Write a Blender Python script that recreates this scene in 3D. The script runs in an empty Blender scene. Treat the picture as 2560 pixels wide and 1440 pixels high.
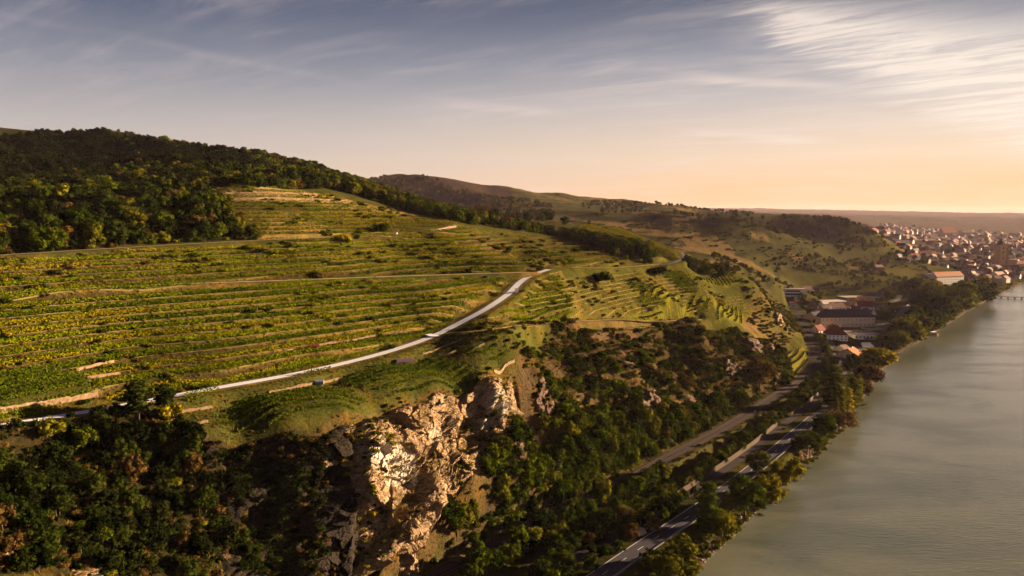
import bpy, bmesh, math, random
import numpy as np
from mathutils import Vector, Matrix
R = math.radians
sc = bpy.context.scene
COL = sc.collection
rng = np.random.default_rng(11)
random.seed(5)

# ------------------------------------------------------------------ camera
H = 130.0                                   # drone height above the river
F_PX, PITCH = 1750.0, math.atan(180.0 / 1750.0)
CP, SP = math.cos(PITCH), math.sin(PITCH)
cd = bpy.data.cameras.new('camera')
cam = bpy.data.objects.new('camera', cd)
COL.objects.link(cam)
cam.location = (0, 0, H)
cam.rotation_euler = (math.pi / 2 - PITCH, 0, 0)
cd.sensor_width = 36.0
cd.lens = 36.0 * F_PX / 2560.0
cd.clip_start, cd.clip_end = 1.0, 60000.0
sc.camera = cam

# ------------------------------------------------------------------ light
SUN_AZ, SUN_EL = R(76.0), R(12.0)           # azimuth clockwise from the view direction
SUN = Vector((math.sin(SUN_AZ) * math.cos(SUN_EL), math.cos(SUN_AZ) * math.cos(SUN_EL), math.sin(SUN_EL)))
sd = bpy.data.lights.new('sun', 'SUN')
sd.energy, sd.angle, sd.color = 5.0, R(0.5), (1.0, 0.71, 0.39)
sun = bpy.data.objects.new('sun', sd)
COL.objects.link(sun)
sun.rotation_euler = SUN.to_track_quat('Z', 'Y').to_euler()
sun.location = (800, 200, 400)

sc.view_settings.view_transform = 'Standard'
sc.view_settings.look = 'None'
sc.view_settings.gamma = 1.0
sc.view_settings.use_curve_mapping = False
EXPOSURE = 2.8
sc.view_settings.exposure = EXPOSURE
try:
    sc.cycles.use_denoising = True
    sc.cycles.max_bounces = 5
    sc.cycles.diffuse_bounces = 2
    sc.cycles.glossy_bounces = 2
    sc.cycles.transmission_bounces = 2
    sc.cycles.transparent_max_bounces = 6
    sc.cycles.volume_bounces = 0
    sc.cycles.volume_step_rate = 4.0
except Exception:
    pass

class NT:
    """small helper to wire node trees"""
    def __init__(s, tree):
        s.t = tree
        tree.nodes.clear()
    def n(s, typ, **kw):
        nd = s.t.nodes.new(typ)
        for k, v in kw.items():
            if k.startswith('i_'):
                key = k[2:]
                key = int(key) if key.isdigit() else key.replace('_', ' ')
                nd.inputs[key].default_value = v
            else:
                setattr(nd, k, v)
        return nd
    def l(s, a, b):
        s.t.links.new(a, b)
    def val(s, x, sock):
        if isinstance(x, (int, float)):
            sock.default_value = x
        else:
            s.l(x, sock)
    def m(s, op, a, b=None, c=None, clamp=False):
        nd = s.n('ShaderNodeMath', operation=op, use_clamp=clamp)
        for i, x in enumerate((a, b, c)):
            if x is not None:
                s.val(x, nd.inputs[i])
        return nd.outputs[0]
    def ramp(s, fac, stops, interp='LINEAR'):
        nd = s.n('ShaderNodeValToRGB')
        cr = nd.color_ramp
        cr.interpolation = interp
        while len(cr.elements) < len(stops):
            cr.elements.new(0.5)
        for e, (p, c) in zip(cr.elements, stops):
            e.position = p
            e.color = (c[0], c[1], c[2], 1) if len(c) == 3 else c
        s.l(fac, nd.inputs[0])
        return nd.outputs[0]
    def mix(s, fac, a, b, blend='MIX'):
        nd = s.n('ShaderNodeMix', data_type='RGBA', blend_type=blend)
        s.val(fac, nd.inputs[0])
        for x, i in ((a, 6), (b, 7)):
            if isinstance(x, tuple):
                nd.inputs[i].default_value = (x[0], x[1], x[2], 1)
            else:
                s.l(x, nd.inputs[i])
        return nd.outputs[2]
    def noise(s, vec, scale, detail=3, rough=0.55, dist=0.0):
        nd = s.n('ShaderNodeTexNoise')
        nd.inputs['Scale'].default_value = scale
        nd.inputs['Detail'].default_value = detail
        nd.inputs['Roughness'].default_value = rough
        nd.inputs['Distortion'].default_value = dist
        s.l(vec, nd.inputs['Vector'])
        return nd.outputs['Fac']
    def comb(s, x, y, z):
        nd = s.n('ShaderNodeCombineXYZ')
        for i, v in enumerate((x, y, z)):
            s.val(v, nd.inputs[i])
        return nd.outputs[0]
    def smooth(s, x, a, b):
        nd = s.n('ShaderNodeMapRange', interpolation_type='SMOOTHSTEP')
        s.l(x, nd.inputs[0])
        nd.inputs[1].default_value = a
        nd.inputs[2].default_value = b
        return nd.outputs[0]

# ------------------------------------------------------------------ world
def srgb(r, g, b):
    f = lambda c: c / 12.92 if c <= 0.04045 else ((c + 0.055) / 1.055) ** 2.4
    return tuple(f(x / 255.0) for x in (r, g, b))

w = bpy.data.worlds.new('World')
sc.world = w
w.use_nodes = True
T = NT(w.node_tree)
STR = 0.05
g = 2.0 ** (-EXPOSURE) / STR
tc = T.n('ShaderNodeTexCoord')
sx = T.n('ShaderNodeSeparateXYZ')
T.l(tc.outputs['Generated'], sx.inputs[0])
X, Y, Z = sx.outputs
zc = T.m('MAXIMUM', Z, 0.0)
def cols(stops):
    return [(p, tuple(v for v in srgb(*c))) for p, c in stops]
fac = T.m('MULTIPLY', zc, 2.0)               # 0..0.5 of sin(elevation)
away = T.ramp(fac, cols([(0.0, (230, 202, 178)), (0.10, (216, 197, 182)), (0.22, (190, 182, 178)), (0.36, (138, 142, 153)), (0.52, (80, 92, 118)), (0.75, (52, 64, 92)), (1.0, (32, 42, 66))]))
near = T.ramp(fac, cols([(0.0, (252, 190, 128)), (0.07, (252, 204, 152)), (0.16, (247, 216, 184)), (0.30, (210, 198, 192)), (0.42, (152, 153, 164)), (0.55, (100, 106, 124)), (0.80, (56, 66, 90)), (1.0, (36, 44, 66))]))
hx, hy = math.sin(SUN_AZ), math.cos(SUN_AZ)
dot = T.m('ADD', T.m('MULTIPLY', X, hx), T.m('MULTIPLY', Y, hy))
prox = T.smooth(dot, -0.45, 0.80)
base = T.mix(prox, away, near)
# cirrus: streaks on a high flat layer
iz = T.m('DIVIDE', 1.0, T.m('ADD', zc, 0.10))
px, py = T.m('MULTIPLY', X, iz), T.m('MULTIPLY', Y, iz)
def rot(a, sx_, sy_):
    u = T.m('ADD', T.m('MULTIPLY', px, math.cos(a)), T.m('MULTIPLY', py, math.sin(a)))
    v = T.m('SUBTRACT', T.m('MULTIPLY', py, math.cos(a)), T.m('MULTIPLY', px, math.sin(a)))
    return T.comb(T.m('MULTIPLY', u, sx_), T.m('MULTIPLY', v, sy_), 0.37)
n1 = T.noise(rot(R(-24), 0.55, 2.4), 1.5, 8, 0.62, 0.8)
n2 = T.noise(rot(R(-40), 0.9, 5.5), 1.8, 7, 0.66, 0.6)
n3 = T.noise(rot(R(5), 0.5, 0.7), 1.1, 4, 0.5, 0.3)
thin = T.m('MULTIPLY', T.m('SUBTRACT', 1.0, T.m('MULTIPLY', T.smooth(dot, 0.40, 0.70), 0.7)), T.m('MULTIPLY', T.m('ADD', T.smooth(n1, 0.42, 0.70), T.m('MULTIPLY', T.smooth(n2, 0.45, 0.72), 0.4)), T.smooth(n3, 0.30, 0.56)))
veil = T.smooth(n3, 0.35, 0.75)
# the large cirrus fan towards the sun
az = T.m('ARCTAN2', X, Y)
wob = T.m('MULTIPLY', T.m('SUBTRACT', n2, 0.5), 0.16)
cen = T.m('ADD', T.m('MULTIPLY', T.m('SUBTRACT', az, 0.36), -0.36), 0.240)
hw = T.m('ADD', T.m('MULTIPLY', T.m('SUBTRACT', az, 0.34), 0.20), 0.030)
rel = T.m('DIVIDE', T.m('ABSOLUTE', T.m('ADD', T.m('SUBTRACT', Z, cen), T.m('MULTIPLY', wob, 0.4))), hw)
fan = T.m('MULTIPLY', T.smooth(rel, 1.15, 0.25), T.smooth(T.m('ADD', az, wob), 0.29, 0.38))
fan = T.m('MULTIPLY', fan, T.m('ADD', T.m('MULTIPLY', T.smooth(n2, 0.30, 0.62), 0.8), 0.2))
def streak(a0, e0, sl, wd, ln):
    d = T.m('SUBTRACT', T.m('SUBTRACT', Z, e0), T.m('MULTIPLY', T.m('SUBTRACT', az, a0), sl))
    d = T.m('ADD', d, T.m('MULTIPLY', T.m('SUBTRACT', n1, 0.5), wd * 2.5))
    return T.m('MULTIPLY', T.smooth(T.m('ABSOLUTE', d), wd, 0.0), T.smooth(T.m('ABSOLUTE', T.m('SUBTRACT', az, a0)), ln, ln * 0.3))
st = [streak(-0.02, 0.150, -0.10, 0.010, 0.13), streak(0.33, 0.172, -0.14, 0.012, 0.16), streak(0.32, 0.105, -0.10, 0.008, 0.12), T.m('MULTIPLY', streak(-0.36, 0.196, -0.13, 0.008, 0.20), 0.45), T.m('MULTIPLY', streak(-0.62, 0.222, -0.10, 0.008, 0.13), 0.4)]
stt = st[0]
for q in st[1:]: stt = T.m('ADD', stt, q)
fan = T.m('ADD', fan, T.m('MULTIPLY', stt, 0.5), clamp=True)
cloud = T.m('ADD', T.m('MULTIPLY', thin, 0.56), T.m('ADD', T.m('MULTIPLY', veil, 0.11), T.m('MULTIPLY', fan, 0.95)), clamp=True)
ccol = T.mix(prox, srgb(188, 174, 180), srgb(250, 228, 214))
ccol = T.mix(T.smooth(dot, 0.35, 0.75), T.mix(0.62, base, ccol), srgb(252, 236, 220))
skyc = T.mix(cloud, base, ccol)
nis = T.n('ShaderNodeTexSky', sky_type='NISHITA')
nis.sun_disc = False
nis.sun_elevation, nis.sun_rotation = SUN_EL, SUN_AZ
nis.altitude, nis.air_density, nis.dust_density, nis.ozone_density = 150, 1.0, 2.0, 1.0
sc1 = T.n('ShaderNodeVectorMath', operation='SCALE')
T.l(skyc, sc1.inputs[0]); sc1.inputs['Scale'].default_value = g * 0.97
sc2 = T.n('ShaderNodeVectorMath', operation='SCALE')
T.l(nis.outputs[0], sc2.inputs[0]); sc2.inputs['Scale'].default_value = 0.02
sa = T.n('ShaderNodeVectorMath', operation='ADD')
T.l(sc1.outputs[0], sa.inputs[0]); T.l(sc2.outputs[0], sa.inputs[1])
bg = T.n('ShaderNodeBackground')
T.l(sa.outputs[0], bg.inputs[0])
bg.inputs[1].default_value = STR
out = T.n('ShaderNodeOutputWorld')
T.l(bg.outputs[0], out.inputs[0])

# ------------------------------------------------------------------ tags
def tag(o, label=None, cat=None, group=None, kind=None):
    if label: o['label'] = label
    if cat: o['category'] = cat
    if group: o['group'] = group
    if kind: o['kind'] = kind
    return o

def mesh(name, V, Fc, mat=None, parent=None, cols=None, smooth=False, uniform=0):
    me = bpy.data.meshes.new(name)
    V = np.asarray(V, np.float32)
    if uniform:
        Fa = np.asarray(Fc, np.int32)
        nf = len(Fa)
        me.vertices.add(len(V)); me.vertices.foreach_set('co', V.ravel())
        me.loops.add(nf * uniform); me.loops.foreach_set('vertex_index', Fa.ravel())
        me.polygons.add(nf)
        me.polygons.foreach_set('loop_start', np.arange(nf, dtype=np.int32) * uniform)
        me.update(calc_edges=True)
    else:
        me.from_pydata([tuple(v) for v in V.tolist()], [], [tuple(f) for f in Fc])
        me.update()
    if smooth:
        me.polygons.foreach_set('use_smooth', np.ones(len(me.polygons), bool))
    if cols is not None:
        a = me.color_attributes.new('tint', 'FLOAT_COLOR', 'POINT')
        c4 = np.ones((len(V), 4), np.float32); c4[:, :3] = cols
        a.data.foreach_set('color', c4.ravel())
    if mat: me.materials.append(mat)
    o = bpy.data.objects.new(name, me)
    COL.objects.link(o)
    if parent: o.parent = parent
    return o

def empty(name, loc, rz=0.0):
    o = bpy.data.objects.new(name, None)
    COL.objects.link(o)
    o.location = loc
    o.rotation_euler = (0, 0, rz)
    o.empty_display_size = 1.0
    return o
# ------------------------------------------------------------------ terrain
def ray(u, v):
    return u - 1280.0, F_PX * CP - (v - 720.0) * SP, -(F_PX * SP + (v - 720.0) * CP)
def P(u, v, Yd):                             # point seen at (u, v), Yd metres ahead
    a, b, c = ray(u, v)
    return (a * Yd / b, Yd, H + c * Yd / b)
def flat(u, v, z):
    a, b, c = ray(u, v)
    k = (z - H) / c
    return (a * k, b * k, z)

# hash noise ------------------------------------------------------
_perm = np.random.default_rng(3).random(65536).astype(np.float32)
def _h(i, j, k=0):
    return _perm[(i * 7919 + j * 104729 + k * 1299709) & 65535]
def vnoise(x, y):
    xi, yi = np.floor(x).astype(np.int64), np.floor(y).astype(np.int64)
    fx, fy = x - xi, y - yi
    fx = fx * fx * fx * (fx * (fx * 6 - 15) + 10); fy = fy * fy * fy * (fy * (fy * 6 - 15) + 10)
    return ((_h(xi, yi) * (1 - fx) + _h(xi + 1, yi) * fx) * (1 - fy) + (_h(xi, yi + 1) * (1 - fx) + _h(xi + 1, yi + 1) * fx) * fy) * 2 - 1
def vnoise3(x, y, z):
    zi = np.floor(z).astype(np.int64); fz = z - zi; fz = fz * fz * (3 - 2 * fz)
    o = []
    for k in (0, 1):
        xi, yi = np.floor(x).astype(np.int64), np.floor(y).astype(np.int64)
        fx, fy = x - xi, y - yi
        fx = fx * fx * (3 - 2 * fx); fy = fy * fy * (3 - 2 * fy)
        o.append((_h(xi, yi, zi + k) * (1 - fx) + _h(xi + 1, yi, zi + k) * fx) * (1 - fy)
                 + (_h(xi, yi + 1, zi + k) * (1 - fx) + _h(xi + 1, yi + 1, zi + k) * fx) * fy)
    return (o[0] * (1 - fz) + o[1] * fz) * 2 - 1
def fbm(x, y, o=4, gain=0.5):
    s, a = 0, 1.0
    for k in range(o):
        s = s + a * vnoise(x * 2.03 ** k + 17.3 * k, y * 2.03 ** k - 9.1 * k); a *= gain
    return s
def fbm3(x, y, z, o=4, gain=0.5, ridged=False):
    s, a = 0, 1.0
    for k in range(o):
        f = 2.07 ** k
        n = vnoise3(x * f + 13.7 * k, y * f + 5.1 * k, z * f - 3.3 * k)
        s = s + a * (1 - 2 * np.abs(n) if ridged else n); a *= gain
    return s
def sstep(x, a, b):
    t = np.clip((x - a) / (b - a), 0, 1)
    return t * t * (3 - 2 * t)

CPX = [  # u, v, distance ahead
 (0,1440,134),(200,1440,150),(400,1440,168),(600,1440,188),(720,1440,203),(850,1440,213),(940,1440,218),
 (0,1300,150),(200,1300,168),(400,1300,187),(0,1180,172),(250,1180,188),(450,1180,202),(200,1100,200),
 (600,1250,207),(600,1100,217),(700,1250,212),(780,1200,219),(800,1300,216),
 (520,1082,213),(700,1062,222),(850,1078,230),(920,1018,246),(1010,1000,258),(1100,970,272),(1200,935,290),(1285,905,310),
 (1090,1297,238),(1000,1150,242),(900,1150,230),(900,1290,224),(1200,1100,272),(1270,1000,292),(1250,1090,272),(1190,1190,255),(1000,1300,229),(1100,1080,262),
 (700,978,242),(1050,930,282),(820,960,255),(560,1020,227),(1000,905,287),
 (0,1068,190),(200,1035,206),(430,990,225),(560,966,236),(700,944,250),(850,912,271),(960,884,290),(1030,862,305),(1100,831,324),(1160,803,340),(1210,776,352),(1250,750,372),(1290,716,402),(1320,690,425),(1365,675,440),
 (0,900,220),(0,820,239),(320,860,253),(640,820,283),(900,800,312),(1100,760,345),
 (0,735,260),(340,714,294),(640,704,328),(1000,691,388),(1180,685,415),
 (0,638,300),(400,614,358),(640,601,395),(830,594,425),(1000,585,470),(1170,567,520),
 (1000,640,430),(1250,620,510),(1400,620,560),(1300,578,620),(1500,610,640),(1640,650,640),(600,655,358),(200,680,300),
 (600,470,500),(700,540,450),(900,540,500),(1050,545,540),(850,490,560),(1000,522,590),(620,452,540),(560,432,600),(720,470,540),
 (1392,806,388),(1500,812,423),(1650,804,480),(1755,799,530),(1870,800,590),
 (1400,950,349),(1500,1100,331),(1400,1150,304),(1300,1100,299),(1300,1300,265),(1700,950,418),(1600,900,409),(1800,880,478),(1900,900,506),(1850,980,451),
 (1950,850,600),(1930,765,640),(1900,722,640),(1850,692,660),(1750,702,560),(1650,661,560),(1500,672,490),(1500,750,450),(1650,740,500),(1800,760,565),(1300,770,375),(1420,720,430),
 (200,572,390),(0,556,380),(100,500,480),(350,490,520),(350,415,660),(200,450,620),(470,425,640),
 (100,412,760),(200,366,850),(0,344,830),(250,338,890),(400,368,870),(500,378,830),(600,388,800),(700,418,770),(850,453,730),
 (1000,502,750),(1150,550,770),(1250,575,770),
 # the country beyond the ridge
 (950,436,2600),(880,455,2600),(1050,443,2500),(1130,473,2400),(1250,494,2250),(1380,514,2050),(1100,520,1750),(1300,545,1450),(1200,556,1400),(1400,566,1250),
 (1450,558,960),(1560,590,860),(1650,612,840),(1700,640,810),(1665,660,790),(1540,570,920),
 (1500,536,1600),(1700,536,1560),(1850,557,1450),(1950,582,1450),(2050,612,1480),(2100,648,1400),(1700,600,1250),(1700,565,1400),(1600,565,1430),(1850,600,1310),(1720,650,830),(1780,640,1010),(1850,640,1180),(1900,660,1170),
 (2000,660,1270),(2000,690,1200),(2050,640,1350),(1980,712,1150),(1920,705,1010),(1950,630,1320),
 (1480,503,2600),(1600,506,2600),(1700,514,2600),(1800,527,2500),(1900,537,2400),(2000,547,2300),(1600,532,2000),
 (1850,548,1900),(2000,543,1900),(2080,548,1760),(2150,567,1700),(2200,592,1650),(2250,626,1600),(2100,600,1600),(2000,600,1620),(1950,572,1800),(2200,640,1480),(2100,640,1430),(2300,650,1700),
 (2200,680,1330),(2150,700,1230),(2100,704,1190),(2250,690,1320),
 (2400,655,1900),(2400,620,2650),(2350,600,3500),(2200,600,3400),(2150,572,4500),(2100,557,4500),(1950,541,4500),(2300,576,5000),(2560,585,4300),(2500,600,3500),(2450,585,4300),
 (2560,550,7000),(2300,546,7000),(2050,539,7000),(2560,560,6300),(2300,556,6300),(1850,528,7000),
 (1850,521,14500),(2200,527,14500),(2560,534,14500),(1500,521,14500),(900,515,14500),(2500,542,10000),(2100,537,10000),(1700,530,10000),
]
CXYZ = [P(*c) for c in CPX]
CXYZ += [flat(u, v, 7.0) for u, v in ((2100,880),(2150,850),(2062,805),(2200,810),(2110,765),(2250,770),(2055,742),(2170,740),(2300,740),(2350,700),(2440,700),(2520,690),(2350,725),(2110,950),(2060,930))]
CXYZ += [flat(u, v, 8.0) for u, v in ((1150,1410),(1300,1330),(1430,1265),(1563,1207),(1653,1152),(1789,1082),(1867,1036),(1945,985),(2007,950),(2038,907),(2045,895),(2025,841),(2000,796),(1990,769))]
CXYZ += [(-300,160,110),(-450,300,165),(-700,500,230),(-800,900,260),(-250,90,80),(-1200,1500,260),(-500,1300,170),(0,1100,100),(200,1000,75),(-1500,3000,240),(-4000,5000,250),(-300,2300,190),
         (1500,1900,7),(2500,2500,8),(3500,3500,10),(5000,3000,10),(9000,6000,60),(1000,1600,7),(-9000,9000,260),(12000,9000,180),(600,1000,7),(-150,60,70)]
CXYZ = np.array(CXYZ, np.float64)
_c = 0.035 * np.hypot(CXYZ[:, 0], CXYZ[:, 1])
def _phi(x, y):
    return np.sqrt((x[:, None] - CXYZ[None, :, 0]) ** 2 + (y[:, None] - CXYZ[None, :, 1]) ** 2 + _c[None, :] ** 2)
_n = len(CXYZ)
_A = _phi(CXYZ[:, 0], CXYZ[:, 1]) - 1e-9 * np.eye(_n)
_M = np.zeros((_n + 1, _n + 1)); _M[:_n, :_n] = _A; _M[:_n, _n] = 1; _M[_n, :_n] = 1
_w = np.linalg.lstsq(_M, np.append(CXYZ[:, 2], 0.0), rcond=None)[0]
def rbf(x, y):
    x, y = np.ravel(x), np.ravel(y)
    o = np.empty(len(x))
    for i in range(0, len(x), 20000):
        o[i:i + 20000] = _phi(x[i:i + 20000], y[i:i + 20000]) @ _w[:_n] + _w[_n]
    return o

# grid of the ground sheet: finer near the hill, coarser towards the horizon
RR = [88.0]
while RR[-1] < 1000: RR.append(RR[-1] * (1.0024 if 185 < RR[-1] < 560 else 1.0040))
while RR[-1] < 16000: RR.append(RR[-1] * 1.013)
RR = np.array(RR)
TT = np.arange(R(-47), R(47), 0.00255)
RG, TG = np.meshgrid(RR, TT, indexing='ij')
GX, GY = RG * np.sin(TG), RG * np.cos(TG)
GS = GX.shape
# smooth base evaluated on a thinned grid then interpolated
_sr, _st = 3, 4
_ri = np.unique(np.append(np.arange(0, len(RR), _sr), len(RR) - 1)); _ti = np.unique(np.append(np.arange(0, len(TT), _st), len(TT) - 1))
_zb = rbf(GX[np.ix_(_ri, _ti)], GY[np.ix_(_ri, _ti)]).reshape(len(_ri), len(_ti))
def _interp_rows(src, idx, n):
    o = np.empty((n, src.shape[1])); f = np.arange(n)
    for j in range(src.shape[1]): o[:, j] = np.interp(f, idx, src[:, j])
    return o
ZB = _interp_rows(_interp_rows(_zb, _ri, len(RR)).T, _ti, len(TT)).T.copy()

# shoreline
BANK = [(-700,-700),(-400,-330)] + [flat(u, v, 0)[:2] for u, v in ((1722,1440),(1830,1338),(1947,1214),(2017,1148),(2075,1098),(2122,1043),(2153,997),(2176,962),(2212,915),(2243,884),(2290,858),(2330,836),(2420,777),(2480,746),(2556,709))] + [(1500,1650),(5000,2600),(14000,6000)]
BANK = np.array(BANK)
def sdist(x, y, L):
    """distance to polyline L, sign positive on its left; and arc position"""
    best = np.full(x.shape, 1e18); sg = np.ones(x.shape); arc = np.zeros(x.shape); a0 = 0.0
    for (ax, ay), (bx, by) in zip(L[:-1], L[1:]):
        dx, dy = bx - ax, by - ay; ln2 = dx * dx + dy * dy; ln = math.sqrt(ln2)
        t = np.clip(((x - ax) * dx + (y - ay) * dy) / ln2, 0, 1)
        d = (x - ax - t * dx) ** 2 + (y - ay - t * dy) ** 2
        m = d < best
        best = np.where(m, d, best)
        sg = np.where(m, np.sign(dx * (y - ay) - dy * (x - ax)), sg)
        arc = np.where(m, a0 + t * ln, arc)
        a0 += ln
    return np.sqrt(best), sg, arc
_d, _s, _arc = sdist(GX, GY, BANK)
TB = _d * _s                                   # metres inland of the shoreline
bankz = np.where(TB < 0, np.maximum(TB * 0.35, -4), 0) + 4.6 * sstep(TB, -1.0, 11.0)
wb = sstep(TB, 30.0, 56.0)
ZB = np.where(TB > 80, np.maximum(ZB, 3.5), ZB)
ZB = bankz * (1 - wb) + np.maximum(ZB, 4.5) * wb

def hit_on(Zg, u, v):
    a, b, c = ray(u, v)
    th = math.atan2(a, b); L = math.hypot(a, b)
    fj = (th - TT[0]) / (TT[1] - TT[0]); j = int(np.clip(math.floor(fj), 0, len(TT) - 2)); t = fj - j
    col = Zg[:, j] * (1 - t) + Zg[:, j + 1] * t
    rz = H + c / L * RR
    k = np.nonzero(col >= rz)[0]
    if len(k) == 0: k = len(RR) - 1
    else: k = int(k[0])
    if k == 0: r = RR[0]
    else:
        d0, d1 = rz[k - 1] - col[k - 1], rz[k] - col[k]
        r = RR[k - 1] + (RR[k] - RR[k - 1]) * min(1, max(0, d0 / max(1e-9, d0 - d1)))
    return (r * math.sin(th), r * math.cos(th), H + c / L * r)
ZHIT = ZB.copy()
def hit(u, v): return hit_on(ZHIT, u, v)
def hits(L): return [hit(u, v) for u, v in L]
def inpoly(x, y, poly):
    m = np.zeros(x.shape, bool); n = len(poly)
    for i in range(n):
        x0, y0 = poly[i][:2]; x1, y1 = poly[(i + 1) % n][:2]
        if y0 == y1: continue
        c = ((y0 > y) != (y1 > y)) & (x < (x1 - x0) * (y - y0) / (y1 - y0) + x0)
        m ^= c
    return m
def area(*L):                                  # plan polygon of an outline seen in the photograph
    return [p[:2] for p in hits(L)]
def gheight(Zg, x, y):
    x, y = np.asarray(x, float), np.asarray(y, float)
    r = np.clip(np.hypot(x, y), RR[0], RR[-1] * 0.999); th = np.arctan2(x, y)
    fr = np.interp(r, RR, np.arange(len(RR))); ft = np.clip((th - TT[0]) / (TT[1] - TT[0]), 0, len(TT) - 1.001)
    i, j = np.floor(fr).astype(int), np.floor(ft).astype(int); a, b = fr - i, ft - j
    i = np.minimum(i, len(RR) - 2)
    return (Zg[i, j] * (1 - b) + Zg[i, j + 1] * b) * (1 - a) + (Zg[i + 1, j] * (1 - b) + Zg[i + 1, j + 1] * b) * a

# ---- outlines of the pieces of land (plan polygons)
A_V1 = area((-260,1075),(-260,760),(0,745),(340,722),(640,713),(960,700),(1285,690),(1250,742),(1150,800),(1085,828),(960,868),(850,898),(700,930),(560,952),(430,976),(330,985),(240,980),(150,1000),(0,1050))
A_V2 = area((0,726),(-260,742),(-260,664),(0,646),(400,622),(830,602),(1000,592),(1175,576),(1300,600),(1430,640),(1430,664),(1340,672),(1000,685),(640,697),(340,707))
A_V3 = area((640,592),(600,540),(560,500),(520,478),(740,474),(900,505),(1000,525),(1160,560),(1060,572),(990,580),(830,588))
A_V3b = area((490,446),(530,424),(610,424),(640,450))
A_V4 = area((1130,828),(1260,752),(1310,708),(1390,686),(1500,690),(1650,682),(1750,695),(1850,735),(1880,785),(1760,790),(1650,796),(1550,792),(1390,800),(1250,812))
A_V5 = area((1380,664),(1440,640),(1300,596),(1200,574),(1290,580),(1480,612),(1640,652),(1560,660),(1500,664))
A_V6 = area((1465,826),(1540,814),(1640,810),(1760,806),(1790,822),(1640,815),(1540,825))
A_SP = area((1450,562),(1540,572),(1640,606),(1700,632),(1700,650),(1650,652),(1560,610),(1440,580))
PL_A = area((530,1045),(600,1003),(740,975),(830,974),(922,1004),(880,1035),(700,1062),(545,1068))
PL_A2 = area((455,1008),(560,983),(820,936),(838,944),(720,962),(560,997),(470,1024))
PL_B = area((852,968),(870,950),(1005,908),(1100,893),(1200,930),(1188,950),(1030,993),(965,985),(930,975))
PL_C = area((1162,890),(1215,863),(1288,888),(1283,898),(1240,914))
PL_D = area((-240,955),(0,935),(100,925),(200,932),(230,965),(222,984),(100,998),(0,1018),(-240,1050))
PR1 = area((1590,735),(1640,718),(1702,733),(1672,756),(1640,750))
PR2 = area((1692,761),(1727,736),(1777,750),(1775,770),(1730,768))
PR3 = area((1650,793),(1685,766),(1750,780),(1730,795))
PR4 = area((1785,752),(1835,765),(1862,790),(1855,812),(1788,811))
PR5 = area((1940,900),(1962,880),(2008,868),(2022,900),(1990,944),(1962,940))
PR6 = area((1555,782),(1650,762),(1670,763),(1617,790))
PR7 = area((1710,672),(1790,685),(1850,703),(1830,715),(1760,702))
ROWPLOTS = [PL_A, PL_A2, PL_B, PL_C, PL_D, PR1, PR2, PR3, PR4, PR5, PR6, PR7]
A_SCRUB = area((1292,908),(1392,815),(1500,822),(1650,826),(1850,835),(1960,862),(1985,950),(1850,1035),(1560,1198),(1120,1425),(1100,1300),(1200,1205),(1262,1095),(1306,1000))
A_CLIFF = area((780,1090),(905,1036),(1010,1000),(1100,968),(1200,936),(1285,908),(1304,990),(1262,1095),(1200,1205),(1098,1300),(1046,1440),(770,1440))
A_DARK = area((480,1092),(700,1075),(850,1085),(850,1440),(560,1440),(620,1250))
A_GULLY = area((-250,1120),(0,1085),(130,1066),(310,1040),(460,1050),(490,1090),(620,1250),(640,1440),(0,1440),(-250,1440))
A_FOREST = area((-300,380),(0,356),(120,344),(250,338),(400,366),(500,378),(650,402),(850,452),(800,470),(650,470),(480,474),(560,520),(640,592),(400,606),(0,628),(-300,646))
A_FOREST_LO = area((0,628),(-300,646),(-300,480),(0,470),(200,455),(350,430),(480,474),(560,520),(640,592),(400,606))

def unionmask(x, y, polys):
    m = np.zeros(x.shape, bool)
    for p in polys: m |= inpoly(x, y, p)
    return m
_near = RR < 1100; _k = int(_near.sum())
def gmask(*polys):
    m = np.zeros(GS, bool); m[:_k] = unionmask(GX[:_k], GY[:_k], polys); return m
def blur(m, n=2):
    m = m.astype(np.float32)
    for _ in range(n):
        m = (m + np.roll(m, 1, 0) + np.roll(m, -1, 0) + np.roll(m, 1, 1) + np.roll(m, -1, 1)) / 5
    return m
M_PLOT = gmask(*ROWPLOTS)
M_TER = gmask(A_V1, A_V2, A_V3, A_V3b, A_V4, A_V5) & ~M_PLOT
M_SCRUB, M_CLIFF, M_DARK, M_GULLY, M_FOREST = gmask(A_SCRUB), gmask(A_CLIFF), gmask(A_DARK), gmask(A_GULLY), gmask(A_FOREST)
M_SP = gmask(A_SP)

# gullies and spurs on the scrub slope, roughness of wild ground
wild = blur(M_SCRUB | M_DARK | M_CLIFF, 4)
gul = np.abs(vnoise(_arc / 34.0 + 0.6 * vnoise(GX / 40, GY / 40), TB / 160.0 + 3.1)) * 2 - 0.7
up = sstep(TB, 62, 92) * (1 - sstep(TB, 112, 128))
ZB = ZB + blur(M_SCRUB, 14) * up * gul * 5.0
ZB = ZB + wild * sstep(TB, 60, 75) * (1.5 * fbm(GX / 17, GY / 17, 4) + 0.7 * fbm(GX / 4.0, GY / 4.0, 2))
forest_b = blur(M_FOREST, 5)
ZB = ZB + forest_b * 5.0 * fbm(GX / 70, GY / 70, 3)
farm = sstep(RG, 800, 1300) * sstep(TB, 150, 500)
hilly = sstep(ZB, 25, 80)
ZB = ZB + farm * hilly * (11.0 * fbm(GX / 260, GY / 260, 4) * sstep(RG, 900, 2500) + 3.0 * fbm(GX / 90, GY / 90, 3) - 5.0 * np.abs(vnoise(GX / 130 + 3, GY / 130)) * sstep(RG, 900, 1500))
ZB = ZB + M_TER * 0.0

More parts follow.
